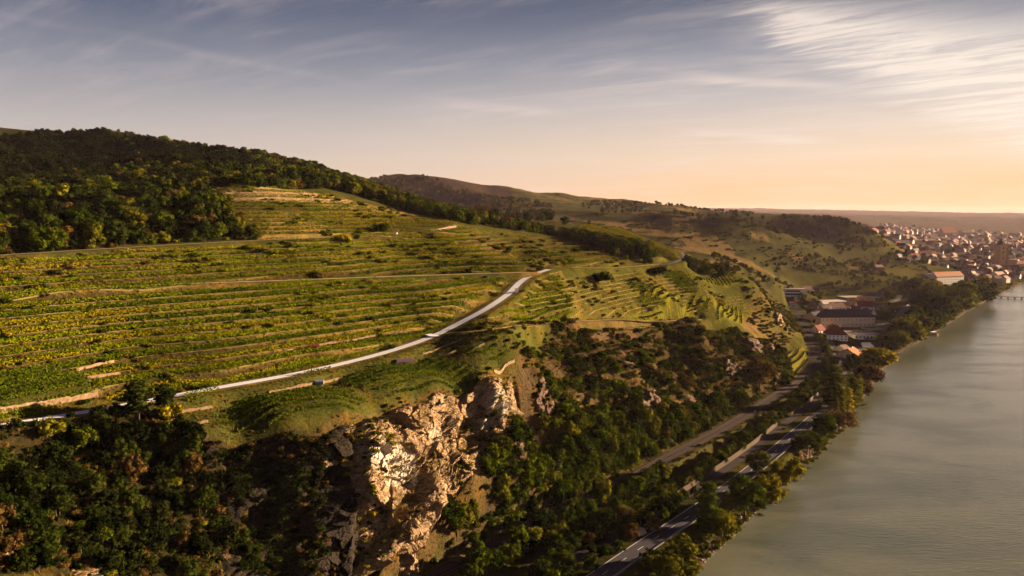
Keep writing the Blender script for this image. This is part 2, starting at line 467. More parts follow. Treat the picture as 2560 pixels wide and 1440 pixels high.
# terraces
WF = ZB + 1.1 * vnoise(GX / 130.0, GY / 130.0) + 0.16 * vnoise(GX / 31.0, GY / 31.0)
STEP = 2.3
fr = WF / STEP - np.floor(WF / STEP)
gfun = np.where(fr < 0.70, fr / 0.70 * 0.20, 0.20 + (fr - 0.70) / 0.30 * 0.80)
ter = (np.floor(WF / STEP) + gfun) * STEP - WF
MT = blur(M_TER, 3)
ZG = ZB + MT * ter + 0.10 * blur(M_TER, 1) * fbm(GX / 1.7, GY / 1.7, 2)
ZG = ZG + forest_b * 0.4 * fbm(GX / 6, GY / 6, 2)

# ---- roads carved into the ground
class Way: pass
WAYS = []
def way(name, pts, width, shoulder=1.2, blend=5.0, step=2.0, smoothz=6):
    """resample a polyline of (x, y, z), smooth it, and level the ground under it"""
    global ZG
    p = np.array(pts, float)
    d = np.append(0, np.cumsum(np.hypot(*np.diff(p[:, :2], axis=0).T)))
    n = max(4, int(d[-1] / step)); s = np.linspace(0, d[-1], n)
    # Catmull-like smoothing through cubic via repeated averaging
    q = np.stack([np.interp(s, d, p[:, k]) for k in range(3)], 1)
    for _ in range(40):
        q[1:-1] = 0.25 * q[:-2] + 0.5 * q[1:-1] + 0.25 * q[2:]
    z = q[:, 2].copy()
    for _ in range(smoothz * 8): z[1:-1] = 0.25 * z[:-2] + 0.5 * z[1:-1] + 0.25 * z[2:]
    q[:, 2] = z
    wy = Way(); wy.name, wy.q, wy.w = name, q, width
    tg = np.gradient(q[:, :2], axis=0); tg /= np.linalg.norm(tg, axis=1)[:, None]
    wy.nrm = np.stack([-tg[:, 1], tg[:, 0]], 1)      # left
    wy.s = np.append(0, np.cumsum(np.hypot(*np.diff(q[:, :2], axis=0).T)))
    # carve
    lo, hi = q[:, :2].min(0) - 20, q[:, :2].max(0) + 20
    sel = np.nonzero((GX > lo[0]) & (GX < hi[0]) & (GY > lo[1]) & (GY < hi[1]))
    gx, gy = GX[sel], GY[sel]
    best = np.full(len(gx), 1e9); zz = np.zeros(len(gx))
    for i in range(0, len(gx), 20000):
        dd = np.hypot(gx[i:i + 20000, None] - q[None, :, 0], gy[i:i + 20000, None] - q[None, :, 1])
        k = dd.argmin(1); best[i:i + 20000] = dd[np.arange(len(k)), k]; zz[i:i + 20000] = q[k, 2]
    ex = 0.0045 * np.hypot(gx, gy)
    ww = 1 - sstep(best, width / 2 + shoulder + ex, width / 2 + shoulder + blend + ex)
    ZG[sel] = ZG[sel] * (1 - ww) + (zz - 0.02) * ww
    WAYS.append(wy)
    return wy
def near_way(x, y, extra=1.5, ways=None):
    m = np.zeros(np.shape(x), bool)
    for wy in (ways or WAYS):
        q = wy.q[::2]
        for i in range(0, len(x), 4000):
            d = np.hypot(x[i:i + 4000, None] - q[None, :, 0], y[i:i + 4000, None] - q[None, :, 1]).min(1)
            m[i:i + 4000] |= d < wy.w / 2 + extra
    return m

W_TRACK = way('track', hits([(-250,1102),(0,1068),(100,1051),(310,1016),(430,990),(560,966),(700,944),(850,912),(960,884),(1030,862),(1085,842),(1110,830),(1160,803),(1210,776),(1250,750),(1280,730),(1295,708),(1320,690),(1345,680),(1372,674)]), 4.2, 2.0)
W_LANE = way('lane', hits([(-250,750),(0,734),(340,714),(640,704),(960,692),(1200,684),(1325,681)]), 2.6, 1.4, 3.0)
W_UPPER = way('upper', hits([(-250,655),(0,638),(170,628),(400,614),(640,601),(830,594),(990,586),(1060,581),(1130,573),(1172,567)]), 2.8, 1.4, 3.0)
W_LOW = way('low', hits([(1104,834),(1165,830),(1240,820),(1320,812),(1392,806),(1470,802),(1542,799),(1650,804),(1755,799)]), 2.2, 0.8, 3.0)
W_LOW2 = way('low2', hits([(1465,829),(1540,826),(1642,816)]) , 1.8, 0.6, 2.5)
W_PATH = way('path', hits([(1425,668),(1500,671),(1590,666),(1652,660)]), 2.4, 0.8, 3.0)
W_BEND = way('bend', hits([(1650,664),(1690,655),(1712,645),(1705,631)]), 4.5, 1.0, 4.0)
W_RAIL = way('railway', [flat(u, v, 8.0) for u, v in ((1020,1480),(1150,1410),(1300,1335),(1430,1268),(1563,1207),(1653,1152),(1789,1082),(1867,1036),(1945,985),(2007,950),(2038,907),(2044,885),(2025,841),(2000,796),(1990,769),(1978,745))], 8.0, 0.6, 4.0)
W_ROAD = way('road', [flat(u, v, 5.0) for u, v in ((1430,1490),(1548,1407),(1606,1367),(1713,1297),(1797,1238),(1865,1187),(1947,1121),(1990,1084),(2029,1051),(2060,1022),(2105,973),(2119,946),(2144,916),(2166,890),(2197,858),(2222,828),(2250,800),(2290,772),(2340,745),(2400,722))], 8.2, 1.2, 4.0)
W_SIDE = way('side', [flat(u, v, 5.2) for u, v in ((1400,1412),(1509,1358),(1600,1320),(1700,1252),(1760,1208),(1830,1163),(1900,1112),(1960,1060),(2015,1022),(2060,985))], 4.6, 0.6, 2.5)
W_STREET = way('street', [flat(u, v, 7.0) for u, v in ((2106,948),(2109,929),(2102,910),(2092,888),(2081,866),(2069,841),(2059,819),(2048,800),(2043,782),(2046,764))], 5.5, 0.8, 3.0)
W_STREET2 = way('street2', [flat(u, v, 7.0) for u, v in ((2186,766),(2205,763),(2225,758),(2244,750),(2250,738))], 7.0, 0.8, 3.0)
_cl = Way(); _cl.name, _cl.q, _cl.w = 'clear', W_TRACK.q[110:], 13.0
WAYS.append(_cl)
ZHIT = ZG.copy()
def gz(x, y): return gheight(ZG, x, y)
def g1(x, y): return float(gheight(ZG, np.array([x]), np.array([y]))[0])
# ------------------------------------------------------------------ materials
def mat(name):
    m = bpy.data.materials.new(name); m.use_nodes = True
    return m, NT(m.node_tree)
def finish(T, col, rough=0.9, spec=0.2, bump=None, bstr=0.3, bdist=0.2, metal=0.0, trans=None):
    b = T.n('ShaderNodeBsdfPrincipled')
    if isinstance(col, tuple): b.inputs['Base Color'].default_value = (*col, 1)
    else: T.l(col, b.inputs['Base Color'])
    T.val(rough, b.inputs['Roughness'])
    b.inputs['Specular IOR Level'].default_value = spec
    b.inputs['Metallic'].default_value = metal
    if bump is not None:
        bn = T.n('ShaderNodeBump'); bn.inputs['Strength'].default_value = bstr; bn.inputs['Distance'].default_value = bdist
        T.l(bump, bn.inputs['Height']); T.l(bn.outputs[0], b.inputs['Normal'])
    o = T.n('ShaderNodeOutputMaterial')
    sh = b.outputs[0]
    if trans:
        tr = T.n('ShaderNodeBsdfTranslucent')
        if isinstance(col, tuple): tr.inputs[0].default_value = (*col, 1)
        else: T.l(col, tr.inputs[0])
        mx = T.n('ShaderNodeMixShader'); mx.inputs[0].default_value = trans
        T.l(sh, mx.inputs[1]); T.l(tr.outputs[0], mx.inputs[2]); sh = mx.outputs[0]
    T.l(sh, o.inputs[0])
def pos(T):
    return T.n('ShaderNodeNewGeometry').outputs['Position']
def simple(name, col, rough=0.8, scale=0.5, var=0.35, spec=0.2, metal=0.0, bstr=0.15):
    m, T = mat(name)
    p = T.n('ShaderNodeTexCoord').outputs['Object']
    n = T.noise(p, scale, 4, 0.6)
    oi = T.n('ShaderNodeObjectInfo').outputs['Random']
    k = T.m('ADD', T.m('MULTIPLY', n, var * 2), 1 - var)
    k = T.m('MULTIPLY', k, T.m('ADD', T.m('MULTIPLY', oi, 0.3), 0.85))
    c = T.mix(1.0, T.comb(k, k, k), col, 'MULTIPLY')
    finish(T, c, rough, spec, n, bstr, 0.1, metal)
    return m

def ground_mat():
    m, T = mat('hillside')
    a = T.n('ShaderNodeVertexColor'); a.layer_name = 'tint'
    p = pos(T)
    n1 = T.noise(p, 0.9, 5, 0.65); n2 = T.noise(p, 0.12, 5, 0.6); n3 = T.noise(p, 3.0, 3, 0.6)
    k = T.m('ADD', T.m('MULTIPLY', T.smooth(n1, .25, .75), 0.75), T.m('MULTIPLY', n2, 0.7))
    k = T.m('ADD', k, T.m('SUBTRACT', T.m('MULTIPLY', n3, .7), .15))
    c = T.mix(1.0, a.outputs[0], T.comb(k, k, k), 'MULTIPLY')
    dry = T.mix(T.smooth(n2, 0.48, 0.66), c, T.mix(1.0, c, (1.25, 1.0, 0.72), 'MULTIPLY'))
    hgt = T.m('ADD', n1, T.m('MULTIPLY', n3, 0.4))
    finish(T, dry, 1.0, 0.0, hgt, 0.7, 1.0)
    return m

def foliage(name, c1, c2, trans=0.22):
    m, T = mat(name)
    oi = T.n('ShaderNodeObjectInfo').outputs['Random']
    p = pos(T)
    n = T.noise(p, 0.35, 3, 0.6)
    f = T.m('ADD', T.m('MULTIPLY', oi, 0.55), T.m('MULTIPLY', n, 0.55), clamp=True)
    c = T.mix(T.smooth(f, 0.2, 0.85), c1, c2)
    finish(T, c, 1.0, 0.0, None, trans=trans)
    return m

def rock_mat(name, c1, c2, c3, veg):
    m, T = mat(name)
    p = pos(T)
    mp = T.n('ShaderNodeMapping'); T.l(p, mp.inputs[0])
    mp.inputs['Rotation'].default_value = (0.5, 0.35, 0.2); mp.inputs['Scale'].default_value = (0.35, 0.9, 0.9)
    s1 = T.noise(mp.outputs[0], 0.55, 7, 0.7, 1.2)
    n2 = T.noise(p, 0.06, 4, 0.55)
    n3 = T.noise(p, 1.6, 5, 0.65)
    c = T.mix(T.smooth(s1, 0.35, 0.65), c1, c2)
    
    vo = T.n('ShaderNodeTexVoronoi', feature='DISTANCE_TO_EDGE'); vo.inputs['Scale'].default_value = 0.33
    wv = T.n('ShaderNodeVectorMath', operation='ADD')
    nn = T.n('ShaderNodeTexNoise'); nn.inputs['Scale'].default_value = 0.4; nn.inputs['Detail'].default_value = 4
    T.l(p, nn.inputs['Vector']); T.l(mp.outputs[0], wv.inputs[0]); T.l(nn.outputs['Color'], wv.inputs[1]); T.l(wv.outputs[0], vo.inputs['Vector'])
    crack = T.smooth(vo.outputs['Distance'], 0.0, 0.09)
    nz = T.n('ShaderNodeSeparateXYZ'); T.l(T.n('ShaderNodeNewGeometry').outputs['Normal'], nz.inputs[0])
    a = T.n('ShaderNodeVertexColor'); a.layer_name = 'tint'
    sv = T.n('ShaderNodeSeparateColor'); T.l(a.outputs[0], sv.inputs[0])
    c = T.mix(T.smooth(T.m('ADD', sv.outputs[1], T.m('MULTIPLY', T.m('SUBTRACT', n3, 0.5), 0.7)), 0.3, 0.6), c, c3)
    vg = T.m('ADD', T.smooth(nz.outputs[2], 0.62, 0.86), T.m('MULTIPLY', T.m('SUBTRACT', n3, 0.5), 0.8))
    vg = T.smooth(T.m('ADD', vg, sv.outputs[0]), 0.75, 1.15)
    c = T.mix(vg, c, T.mix(T.smooth(n3, 0.35, 0.65), veg, (veg[0] * 2.1, veg[1] * 1.5, veg[2] * 1.1)))
    hgt = T.m('ADD', T.m('MULTIPLY', s1, 1.2), T.m('ADD', T.m('MULTIPLY', n3, 0.5), T.m('MULTIPLY', crack, 0.5)))
    finish(T, c, 0.92, 0.15, hgt, 0.9, 1.2)
    return m

def water_mat():
    m, T = mat('river_water')
    p = pos(T)
    mp = T.n('ShaderNodeMapping'); T.l(p, mp.inputs[0])
    mp.inputs['Rotation'].default_value = (0, 0, R(14)); mp.inputs['Scale'].default_value = (0.24, 0.70, 0.5)
    n1 = T.noise(mp.outputs[0], 1.0, 5, 0.62, 0.4)
    mp2 = T.n('ShaderNodeMapping'); T.l(p, mp2.inputs[0])
    mp2.inputs['Rotation'].default_value = (0, 0, R(52)); mp2.inputs['Scale'].default_value = (0.012, 0.03, 0.02)
    n2 = T.noise(mp2.outputs[0], 1.0, 4, 0.6, 0.6)
    n4 = T.noise(p, 1.3, 3, 0.6)
    amp = T.m('ADD', T.m('MULTIPLY', T.smooth(n2, 0.38, 0.70), 0.45), 0.55)
    hgt = T.m('MULTIPLY', T.m('ADD', n1, T.m('MULTIPLY', n4, 0.22)), amp)
    c = T.mix(T.smooth(n2, 0.35, 0.7), (0.080, 0.083, 0.066), (0.044, 0.052, 0.044))
    b = T.n('ShaderNodeBsdfPrincipled')
    T.l(c, b.inputs['Base Color'])
    b.inputs['Roughness'].default_value = 0.14; b.inputs['IOR'].default_value = 1.45
    bn = T.n('ShaderNodeBump'); bn.inputs['Strength'].default_value = 0.5; bn.inputs['Distance'].default_value = 0.60
    T.l(hgt, bn.inputs['Height']); T.l(bn.outputs[0], b.inputs['Normal'])
    o = T.n('ShaderNodeOutputMaterial'); T.l(b.outputs[0], o.inputs[0])
    return m

def asphalt(name, col, var=0.3):
    m, T = mat(name)
    p = pos(T)
    n = T.noise(p, 0.25, 5, 0.65); n2 = T.noise(p, 6.0, 2, 0.6)
    k = T.m('ADD', T.m('MULTIPLY', n, var * 2), 1 - var)
    finish(T, T.mix(1.0, T.comb(k, k, k), col, 'MULTIPLY'), 0.95, 0.05, n2, 0.2, 0.02)
    return m

M = {}
M['ground'] = ground_mat()
M['water'] = water_mat()
M['asphalt'] = asphalt('asphalt', (0.036, 0.033, 0.046))
M['asphalt2'] = asphalt('worn_asphalt', (0.055, 0.046, 0.052))
M['asphalt3'] = asphalt('old_asphalt', (0.026, 0.021, 0.026))
M['concrete'] = asphalt('track_concrete', (0.42, 0.44, 0.56), 0.12)
M['gravel'] = asphalt('gravel_track', (0.27, 0.215, 0.14), 0.2)
M['dirt'] = asphalt('dirt_track', (0.24, 0.165, 0.095), 0.35)
M['ballast'] = asphalt('rail_ballast', (0.019, 0.012, 0.014), 0.4)
M['verge'] = asphalt('track_verge', (0.26, 0.24, 0.22), 0.3)
M['paint'] = simple('road_paint', (0.40, 0.39, 0.40), 0.8, 1.0, 0.15)
M['steel'] = simple('galvanised_steel', (0.085, 0.08, 0.08), 0.8, 1.0, 0.1, 0.1, 0.0)
M['rail'] = simple('rail_steel', (0.085, 0.066, 0.064), 0.95, 1.0, 0.1, 0.03, 0.0)
M['sleeper'] = simple('sleeper_wood', (0.016, 0.011, 0.012), 0.95, 1.0, 0.3, 0.05)
M['wood'] = simple('weathered_wood', (0.20, 0.14, 0.09), 0.85, 1.0, 0.3)
M['post'] = simple('vine_stake', (0.15, 0.12, 0.09), 0.8, 1.0, 0.2)
M['bark'] = simple('bark', (0.032, 0.024, 0.017), 0.9, 1.5, 0.4)
M['drystone'] = simple('dry_stone', (0.12, 0.080, 0.050), 0.9, 0.9, 0.55, 0.1, 0.0, 0.9)
M['tanwall'] = simple('old_tan_wall', (0.034, 0.021, 0.013), 0.9, 0.5, 0.5, 0.1, 0.0, 0.5)
M['dark_leaf'] = foliage('leaf_dark', (0.006, 0.010, 0.0015), (0.020, 0.026, 0.003))
M['mid_leaf'] = foliage('leaf_mid', (0.013, 0.022, 0.0012), (0.046, 0.056, 0.0022))
M['olive_leaf'] = foliage('leaf_olive', (0.028, 0.031, 0.0025), (0.082, 0.075, 0.005))
M['gold_leaf'] = foliage('leaf_gold', (0.075, 0.066, 0.003), (0.150, 0.115, 0.005))
M['shade_leaf'] = foliage('leaf_shade', (0.002, 0.0035, 0.0008), (0.008, 0.010, 0.0022), 0.1)  # near-black leaf colour, shade of hilltop, gully and rock face painted in
M['russet_leaf'] = foliage('leaf_russet', (0.030, 0.018, 0.006), (0.062, 0.036, 0.010))
M['vine_leaf'] = foliage('leaf_vine', (0.030, 0.046, 0.0012), (0.092, 0.106, 0.002), 0.3)
M['vine_dark'] = foliage('leaf_vine_dark', (0.014, 0.026, 0.0015), (0.052, 0.068, 0.0025), 0.25)
M['vine_leaf2'] = foliage('leaf_vine_yellow', (0.070, 0.068, 0.002), (0.138, 0.116, 0.004), 0.3)
M['grass_blade'] = foliage('dry_grass', (0.055, 0.045, 0.008), (0.120, 0.083, 0.016), 0.3)
M['rock'] = rock_mat('quarry_rock', (0.11, 0.066, 0.037), (0.27, 0.185, 0.115), (0.36, 0.31, 0.265), (0.045, 0.034, 0.007))
M['rock3'] = rock_mat('reddish_rock', (0.042, 0.025, 0.019), (0.115, 0.068, 0.050), (0.14, 0.095, 0.075), (0.035, 0.028, 0.007))
M['rock2'] = rock_mat('brown_rock', (0.006, 0.004, 0.0034), (0.019, 0.0125, 0.0095), (0.02, 0.014, 0.011), (0.008, 0.007, 0.002))  # near-black copy of the rock, shade of the turned-away face painted in
# ------------------------------------------------------------------ ground colours (what grows or lies there)
def C(*c): return np.array(c, np.float32)
tint = np.empty(GS + (3,), np.float32); tint[:] = C(0.050, 0.052, 0.013)
def paint(m, c, k=1.0):
    m = np.asarray(m, np.float32)[..., None] * k
    tint[:] = tint * (1 - m) + C(*c) * m
nz_a = fbm(GX / 300, GY / 300, 3); nz_b = fbm(GX / 60, GY / 60, 3); nz_c = fbm(GX / 12, GY / 12, 3)
far = sstep(RG, 780, 1000)
paint(far, (0.058, 0.056, 0.018))
# strips of vines and scrub on the far hills follow the contours
hillfar = far * sstep(ZB, 14, 30)
strip = (np.floor(ZB / 5.0 + 0.5 * nz_b) % 3 == 0)
paint(hillfar * sstep(TB, 200, 400) * (RG < 1700), (0.026, 0.025, 0.013), 0.85)
paint(hillfar * strip, (0.018, 0.021, 0.009), 0.8)
paint(hillfar * (nz_a + 0.4 * nz_b > 0.25), (0.045, 0.045, 0.020), 0.85)
paint(hillfar * (nz_b - 0.5 * nz_a > 0.55), (0.12, 0.085, 0.04), 0.8)
hill_a = far * (GX < 0) * (GY > 1500) * (GY < 4200)
paint(hill_a, (0.032, 0.021, 0.021), 0.85)
plain = sstep(RG, 2000, 2600) * (1 - sstep(ZB, 30, 60))
paint(plain, (0.13, 0.095, 0.075))
paint(sstep(RG, 5200, 6000), (0.07, 0.062, 0.04))
# flat land by the river
lowland = (1 - sstep(ZB, 9, 14)) * (TB > 0) * (RG < 2000)
paint(lowland, (0.032, 0.033, 0.010))
paint(lowland * sstep(nz_b, 0.0, .4), (0.050, 0.046, 0.014), 0.8)
paint((TB < 3.5) & (TB > -6), (0.055, 0.036, 0.022))
# wild slopes
paint(blur(M_SCRUB, 2), (0.044, 0.030, 0.017))
paint(blur(M_SCRUB, 2) * (nz_c + 0.6 * nz_b > 0.15), (0.052, 0.042, 0.014), 0.8)
paint(blur(M_SCRUB, 2) * (nz_b > 0.55), (0.095, 0.062, 0.038), 0.6)
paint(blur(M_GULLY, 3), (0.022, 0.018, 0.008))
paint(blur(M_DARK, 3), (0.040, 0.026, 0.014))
paint(blur(M_CLIFF, 2), (0.085, 0.055, 0.022))
paint(forest_b, (0.040, 0.036, 0.014))
M_NOSE = gmask(area((1850,815),(1868,780),(1890,730),(1940,752),(1990,785),(2015,850),(1965,865),(1900,850)))
paint(blur(M_NOSE, 2), (0.12, 0.078, 0.036))
paint(blur(M_NOSE, 2) * (nz_c + nz_b > 0.1), (0.07, 0.062, 0.02), 0.8)
# vineyard terraces: tread, bank, lip
paint(blur(M_TER, 2), (0.047, 0.046, 0.009))
bankm = sstep(fr, 0.58, 0.70) * (1 - sstep(fr, 0.93, 1.0)) * blur(M_TER, 1)
paint(bankm, (0.043, 0.033, 0.011))
paint(bankm * sstep(nz_b, .15, .5), (0.11, 0.075, 0.028), 0.8)
lipm = np.maximum(1 - sstep(fr, 0.03, 0.12), sstep(fr, 0.91, 0.97)) * blur(M_TER, 1) * sstep(nz_b, -0.7, -0.2)
paint(lipm, (0.17, 0.13, 0.045), 0.7)
m3 = gmask(A_V3)
paint(m3 * (nz_b > 0.0), (0.22, 0.16, 0.055), 0.75)
paint(m3 * (ZB > 140) * (nz_a > -0.4), (0.30, 0.21, 0.12), 0.7)
paint(blur(M_PLOT, 1), (0.040, 0.046, 0.010))
paint(gmask(PR1, PR2, PR3, PR4, PR6, PR7), (0.108, 0.104, 0.013), 0.9)
paint(gmask(PR5), (0.10, 0.09, 0.018))
paint(M_SP, (0.10, 0.092, 0.018), 0.8)
m4 = gmask(A_V4, A_V5, A_V6)
paint((m4 & ~M_PLOT) * (1 - bankm), (0.066, 0.068, 0.009), 0.7)
paint(gmask(A_V6), (0.055, 0.048, 0.014), 0.8)
# verges
def waymask(wy, a, b):
    lo, hi = wy.q[:, :2].min(0) - 12, wy.q[:, :2].max(0) + 12
    sel = np.nonzero((GX > lo[0]) & (GX < hi[0]) & (GY > lo[1]) & (GY < hi[1]))
    gx, gy = GX[sel], GY[sel]; q = wy.q
    o = np.zeros(GS, np.float32); bst = np.empty(len(gx))
    for i in range(0, len(gx), 20000):
        bst[i:i + 20000] = np.hypot(gx[i:i + 20000, None] - q[None, :, 0], gy[i:i + 20000, None] - q[None, :, 1]).min(1)
    o[sel] = 1 - sstep(bst, a, b)
    return o
for wy, c in ((W_TRACK, (0.21, 0.145, 0.055)), (W_LANE, (0.17, 0.125, 0.045)), (W_UPPER, (0.19, 0.13, 0.05)), (W_LOW, (0.095, 0.068, 0.028)), (W_PATH, (0.22, 0.15, 0.06))):
    paint(waymask(wy, wy.w / 2 + 0.5, wy.w / 2 + 3.5) , c, 0.75)
paint(waymask(W_RAIL, 5, 9), (0.07, 0.06, 0.03), 0.8)
tint *= (1 + 0.22 * fbm(GX / 5, GY / 5, 2))[..., None]
tint = np.clip(tint * 0.66, 0.004, 0.8)

river = mesh('river', [(-2500, -2500, 0), (9000, -2500, 0), (9000, 4200, 0), (-2500, 4200, 0)], [(0, 1, 2, 3)], M['water'])
tag(river, 'wide green grey river with small ripples', None, None, 'structure')

# ------------------------------------------------------------------ roads and tracks
def ribbon(name, wy, off0, off1, dz, m, a=0, b=None, parent=None, zfun=None, jag=0.0):
    q, nn = wy.q[a:b], wy.nrm[a:b]
    j0 = rng.normal(0, jag, len(q)) if jag else 0; j1 = rng.normal(0, jag, len(q)) if jag else 0
    L = q[:, :2] + nn * (off0 + j0)[:, None] if jag else q[:, :2] + nn * off0
    Rr = q[:, :2] + nn * (off1 + j1)[:, None] if jag else q[:, :2] + nn * off1
    z = q[:, 2] + dz
    V = np.concatenate([np.column_stack([L, z]), np.column_stack([Rr, z])])
    n = len(q); i = np.arange(n - 1)
    Fq = np.stack([i, i + 1, i + 1 + n, i + n], 1)
    o = mesh(name, V, Fq[:, ::-1] if off0 > off1 else Fq, m, parent, uniform=4)
    return o
def S(o, label): return tag(o, label, None, None, 'structure')
S(ribbon('vineyard_track', W_TRACK, 2.0, -2.0, 0.14, M['concrete']), 'pale concrete track climbing through the vineyards')
for off in (0.0,):
    S(ribbon('grass_strip', W_TRACK, 0.20, -0.20, 0.146, M['verge'], 0, int(len(W_TRACK.q) * 0.66), jag=0.04), 'worn strip along the middle of the pale track')
jn = W_TRACK.q[np.argmin(np.hypot(W_TRACK.q[:, 0] - hit(1090, 838)[0], W_TRACK.q[:, 1] - hit(1090, 838)[1]))]
tp = [(jn[0] + 4.6 * math.cos(t) * (1 + .25 * math.sin(3 * t)), jn[1] + 4.0 * math.sin(t), jn[2] + 0.15) for t in np.linspace(0, 2 * math.pi, 17)[:-1]]
S(mesh('turning_area', tp, [tuple(range(16))], M['concrete']), 'paved widening where two vineyard tracks meet')
S(ribbon('terrace_lane', W_LANE, 1.25, -1.25, 0.16, M['gravel']), 'narrow sandy lane running level across the terraces')
S(ribbon('upper_lane', W_UPPER, 1.3, -1.3, 0.18, M['gravel']), 'narrow pale lane under the woods')
S(ribbon('dirt_path', W_LOW, 1.1, -1.1, 0.12, M['dirt'], jag=0.1), 'dirt path along the edge above the scrub slope')
S(ribbon('dirt_path', W_LOW2, 0.9, -0.9, 0.12, M['dirt'], jag=0.1), 'short lower dirt path above the scrub slope')
S(ribbon('dirt_path', W_PATH, 1.2, -1.2, 0.14, M['dirt'], jag=0.1), 'sandy path beyond the end of the concrete track')
S(ribbon('hill_road', W_BEND, 2.2, -2.2, 0.2, M['asphalt2']), 'grey road bend round the next spur')
road = S(ribbon('road', W_ROAD, 4.1, -4.1, 0.05, M['asphalt']), 'dark two lane riverside road')
ribbon('edge_line', W_ROAD, 3.68, 3.46, 0.056, M['paint'], parent=road)
ribbon('edge_line', W_ROAD, -3.46, -3.68, 0.056, M['paint'], parent=road)
k = 3
while k < len(W_ROAD.q) - 3 and W_ROAD.q[k, 1] < 800:
    ribbon('centre_dash', W_ROAD, 0.11, -0.11, 0.056, M['paint'], k, k + 3, parent=road); k += 6
S(ribbon('service_road', W_SIDE, 2.3, -2.3, 0.05, M['asphalt3']), 'worn side road below the long tan wall')
S(ribbon('village_street', W_STREET, 2.75, -2.75, 0.05, M['asphalt2']), 'narrow street through the village')
S(ribbon('village_road', W_STREET2, 3.5, -3.5, 0.05, M['asphalt2']), 'short road behind the red roofed houses')
def slab(name, px, z, m, label):
    pts = [flat(u, v, z) for u, v in px]
    return S(mesh(name, pts, [tuple(range(len(pts)))], m), label)
slab('forecourt', ((2131,866),(2188,867),(2174,886),(2144,887)), 7.12, M['asphalt2'], 'pale forecourt beside the orange roofed house')
slab('car_park', ((2188,812),(2222,800),(2245,806),(2214,826),(2196,846),(2160,848)), 7.1, M['asphalt2'], 'paved yard by the flat roofed building')
slab('car_park', ((2236,790),(2262,762),(2290,752),(2296,768),(2270,792)), 7.1, M['asphalt2'], 'grey car park between the riverside trees')
# railway
S(ribbon('railway_ballast', W_RAIL, 3.8, -3.8, 0.12, M['ballast']), 'brown ballast bed of the double track railway')
RAILN = []
for c in (1.9, -1.9):
    tr = empty('railway_track', tuple(W_RAIL.q[0] + np.array([0, 0, 0.12])))
    tag(tr, 'railway track nearer the hillside' if c > 0 else 'railway track nearer the river', 'railway track', 'two tracks of the riverside railway')
    base0 = np.array(tr.location)
    V, Fq = [], []
    for i in range(0, len(W_RAIL.q) - 1):
        for h in (0.0, 0.5, ):
            p = W_RAIL.q[i] * (1 - h) + W_RAIL.q[i + 1] * h; nn = W_RAIL.nrm[i]; tg = np.array([nn[1], -nn[0]])
            if p[1] > 700: continue
            o = len(V)
            for a, b in ((-1.3, -.14), (1.3, -.14), (1.3, .14), (-1.3, .14)):
                xy = p[:2] + nn * (c + a) + tg * b
                V.append((xy[0] - base0[0], xy[1] - base0[1], p[2] + 0.13 - base0[2]))
            Fq.append((o, o + 1, o + 2, o + 3))
    sl = mesh('sleepers', V, np.array(Fq), M['sleeper'], tr, uniform=4); sl['kind'] = 'stuff'
    for s in (-0.72, 0.72):
        q, nn = W_RAIL.q, W_RAIL.nrm
        a, b = q[:, :2] + nn * (c + s - 0.05), q[:, :2] + nn * (c + s + 0.05)
        n = len(q); z0, z1 = q[:, 2] + 0.10, q[:, 2] + 0.22
        V = np.concatenate([np.column_stack([a, z0]), np.column_stack([a, z1]), np.column_stack([b, z1]), np.column_stack([b, z0])]) - base0
        i = np.arange(n - 1); Fq = []
        for k2 in range(3): Fq.append(np.stack([k2 * n + i, k2 * n + i + 1, (k2 + 1) * n + i + 1, (k2 + 1) * n + i], 1))
        mesh('rail', V, np.concatenate(Fq), M['rail'], tr, uniform=4)
# ------------------------------------------------------------------ rock faces
def along(poly, a):
    p = np.array(poly, float); d = np.append(0, np.cumsum(np.hypot(*np.diff(p[:, :2], axis=0).T))); d /= d[-1]
    return np.stack([np.interp(a, d, p[:, 0]), np.interp(a, d, p[:, 1])], 1)
def facets(x, y, z, seed):
    """broken rock: each cell of a cellular pattern is a tilted plane"""
    best = np.full(x.shape, 1e9); val = np.zeros(x.shape)
    xi, yi, zi = (np.floor(q).astype(np.int64) for q in (x, y, z))
    for i in (-1, 0, 1):
        for j in (-1, 0, 1):
            for k in (-1, 0, 1):
                a, b, c = xi + i + seed * 57, yi + j, zi + k
                h1, h2, h3 = _h(a, b, c), _h(a + 311, b + 77, c), _h(a, b + 911, c + 5)
                dx, dy, dz = xi + i + h1 - x, yi + j + h2 - y, zi + k + h3 - z
                d = dx * dx + dy * dy + dz * dz; m = d < best
                best = np.where(m, d, best)
                val = np.where(m, (_h(a + 5, b, c + 31) - .5) * 1.1 + dx * (_h(a, b + 13, c) - .5) * 2.2 + dy * (_h(a, b + 29, c) - .5) * 2.2 + dz * (_h(a, b + 47, c) - .2) * 1.8, val)
    return val
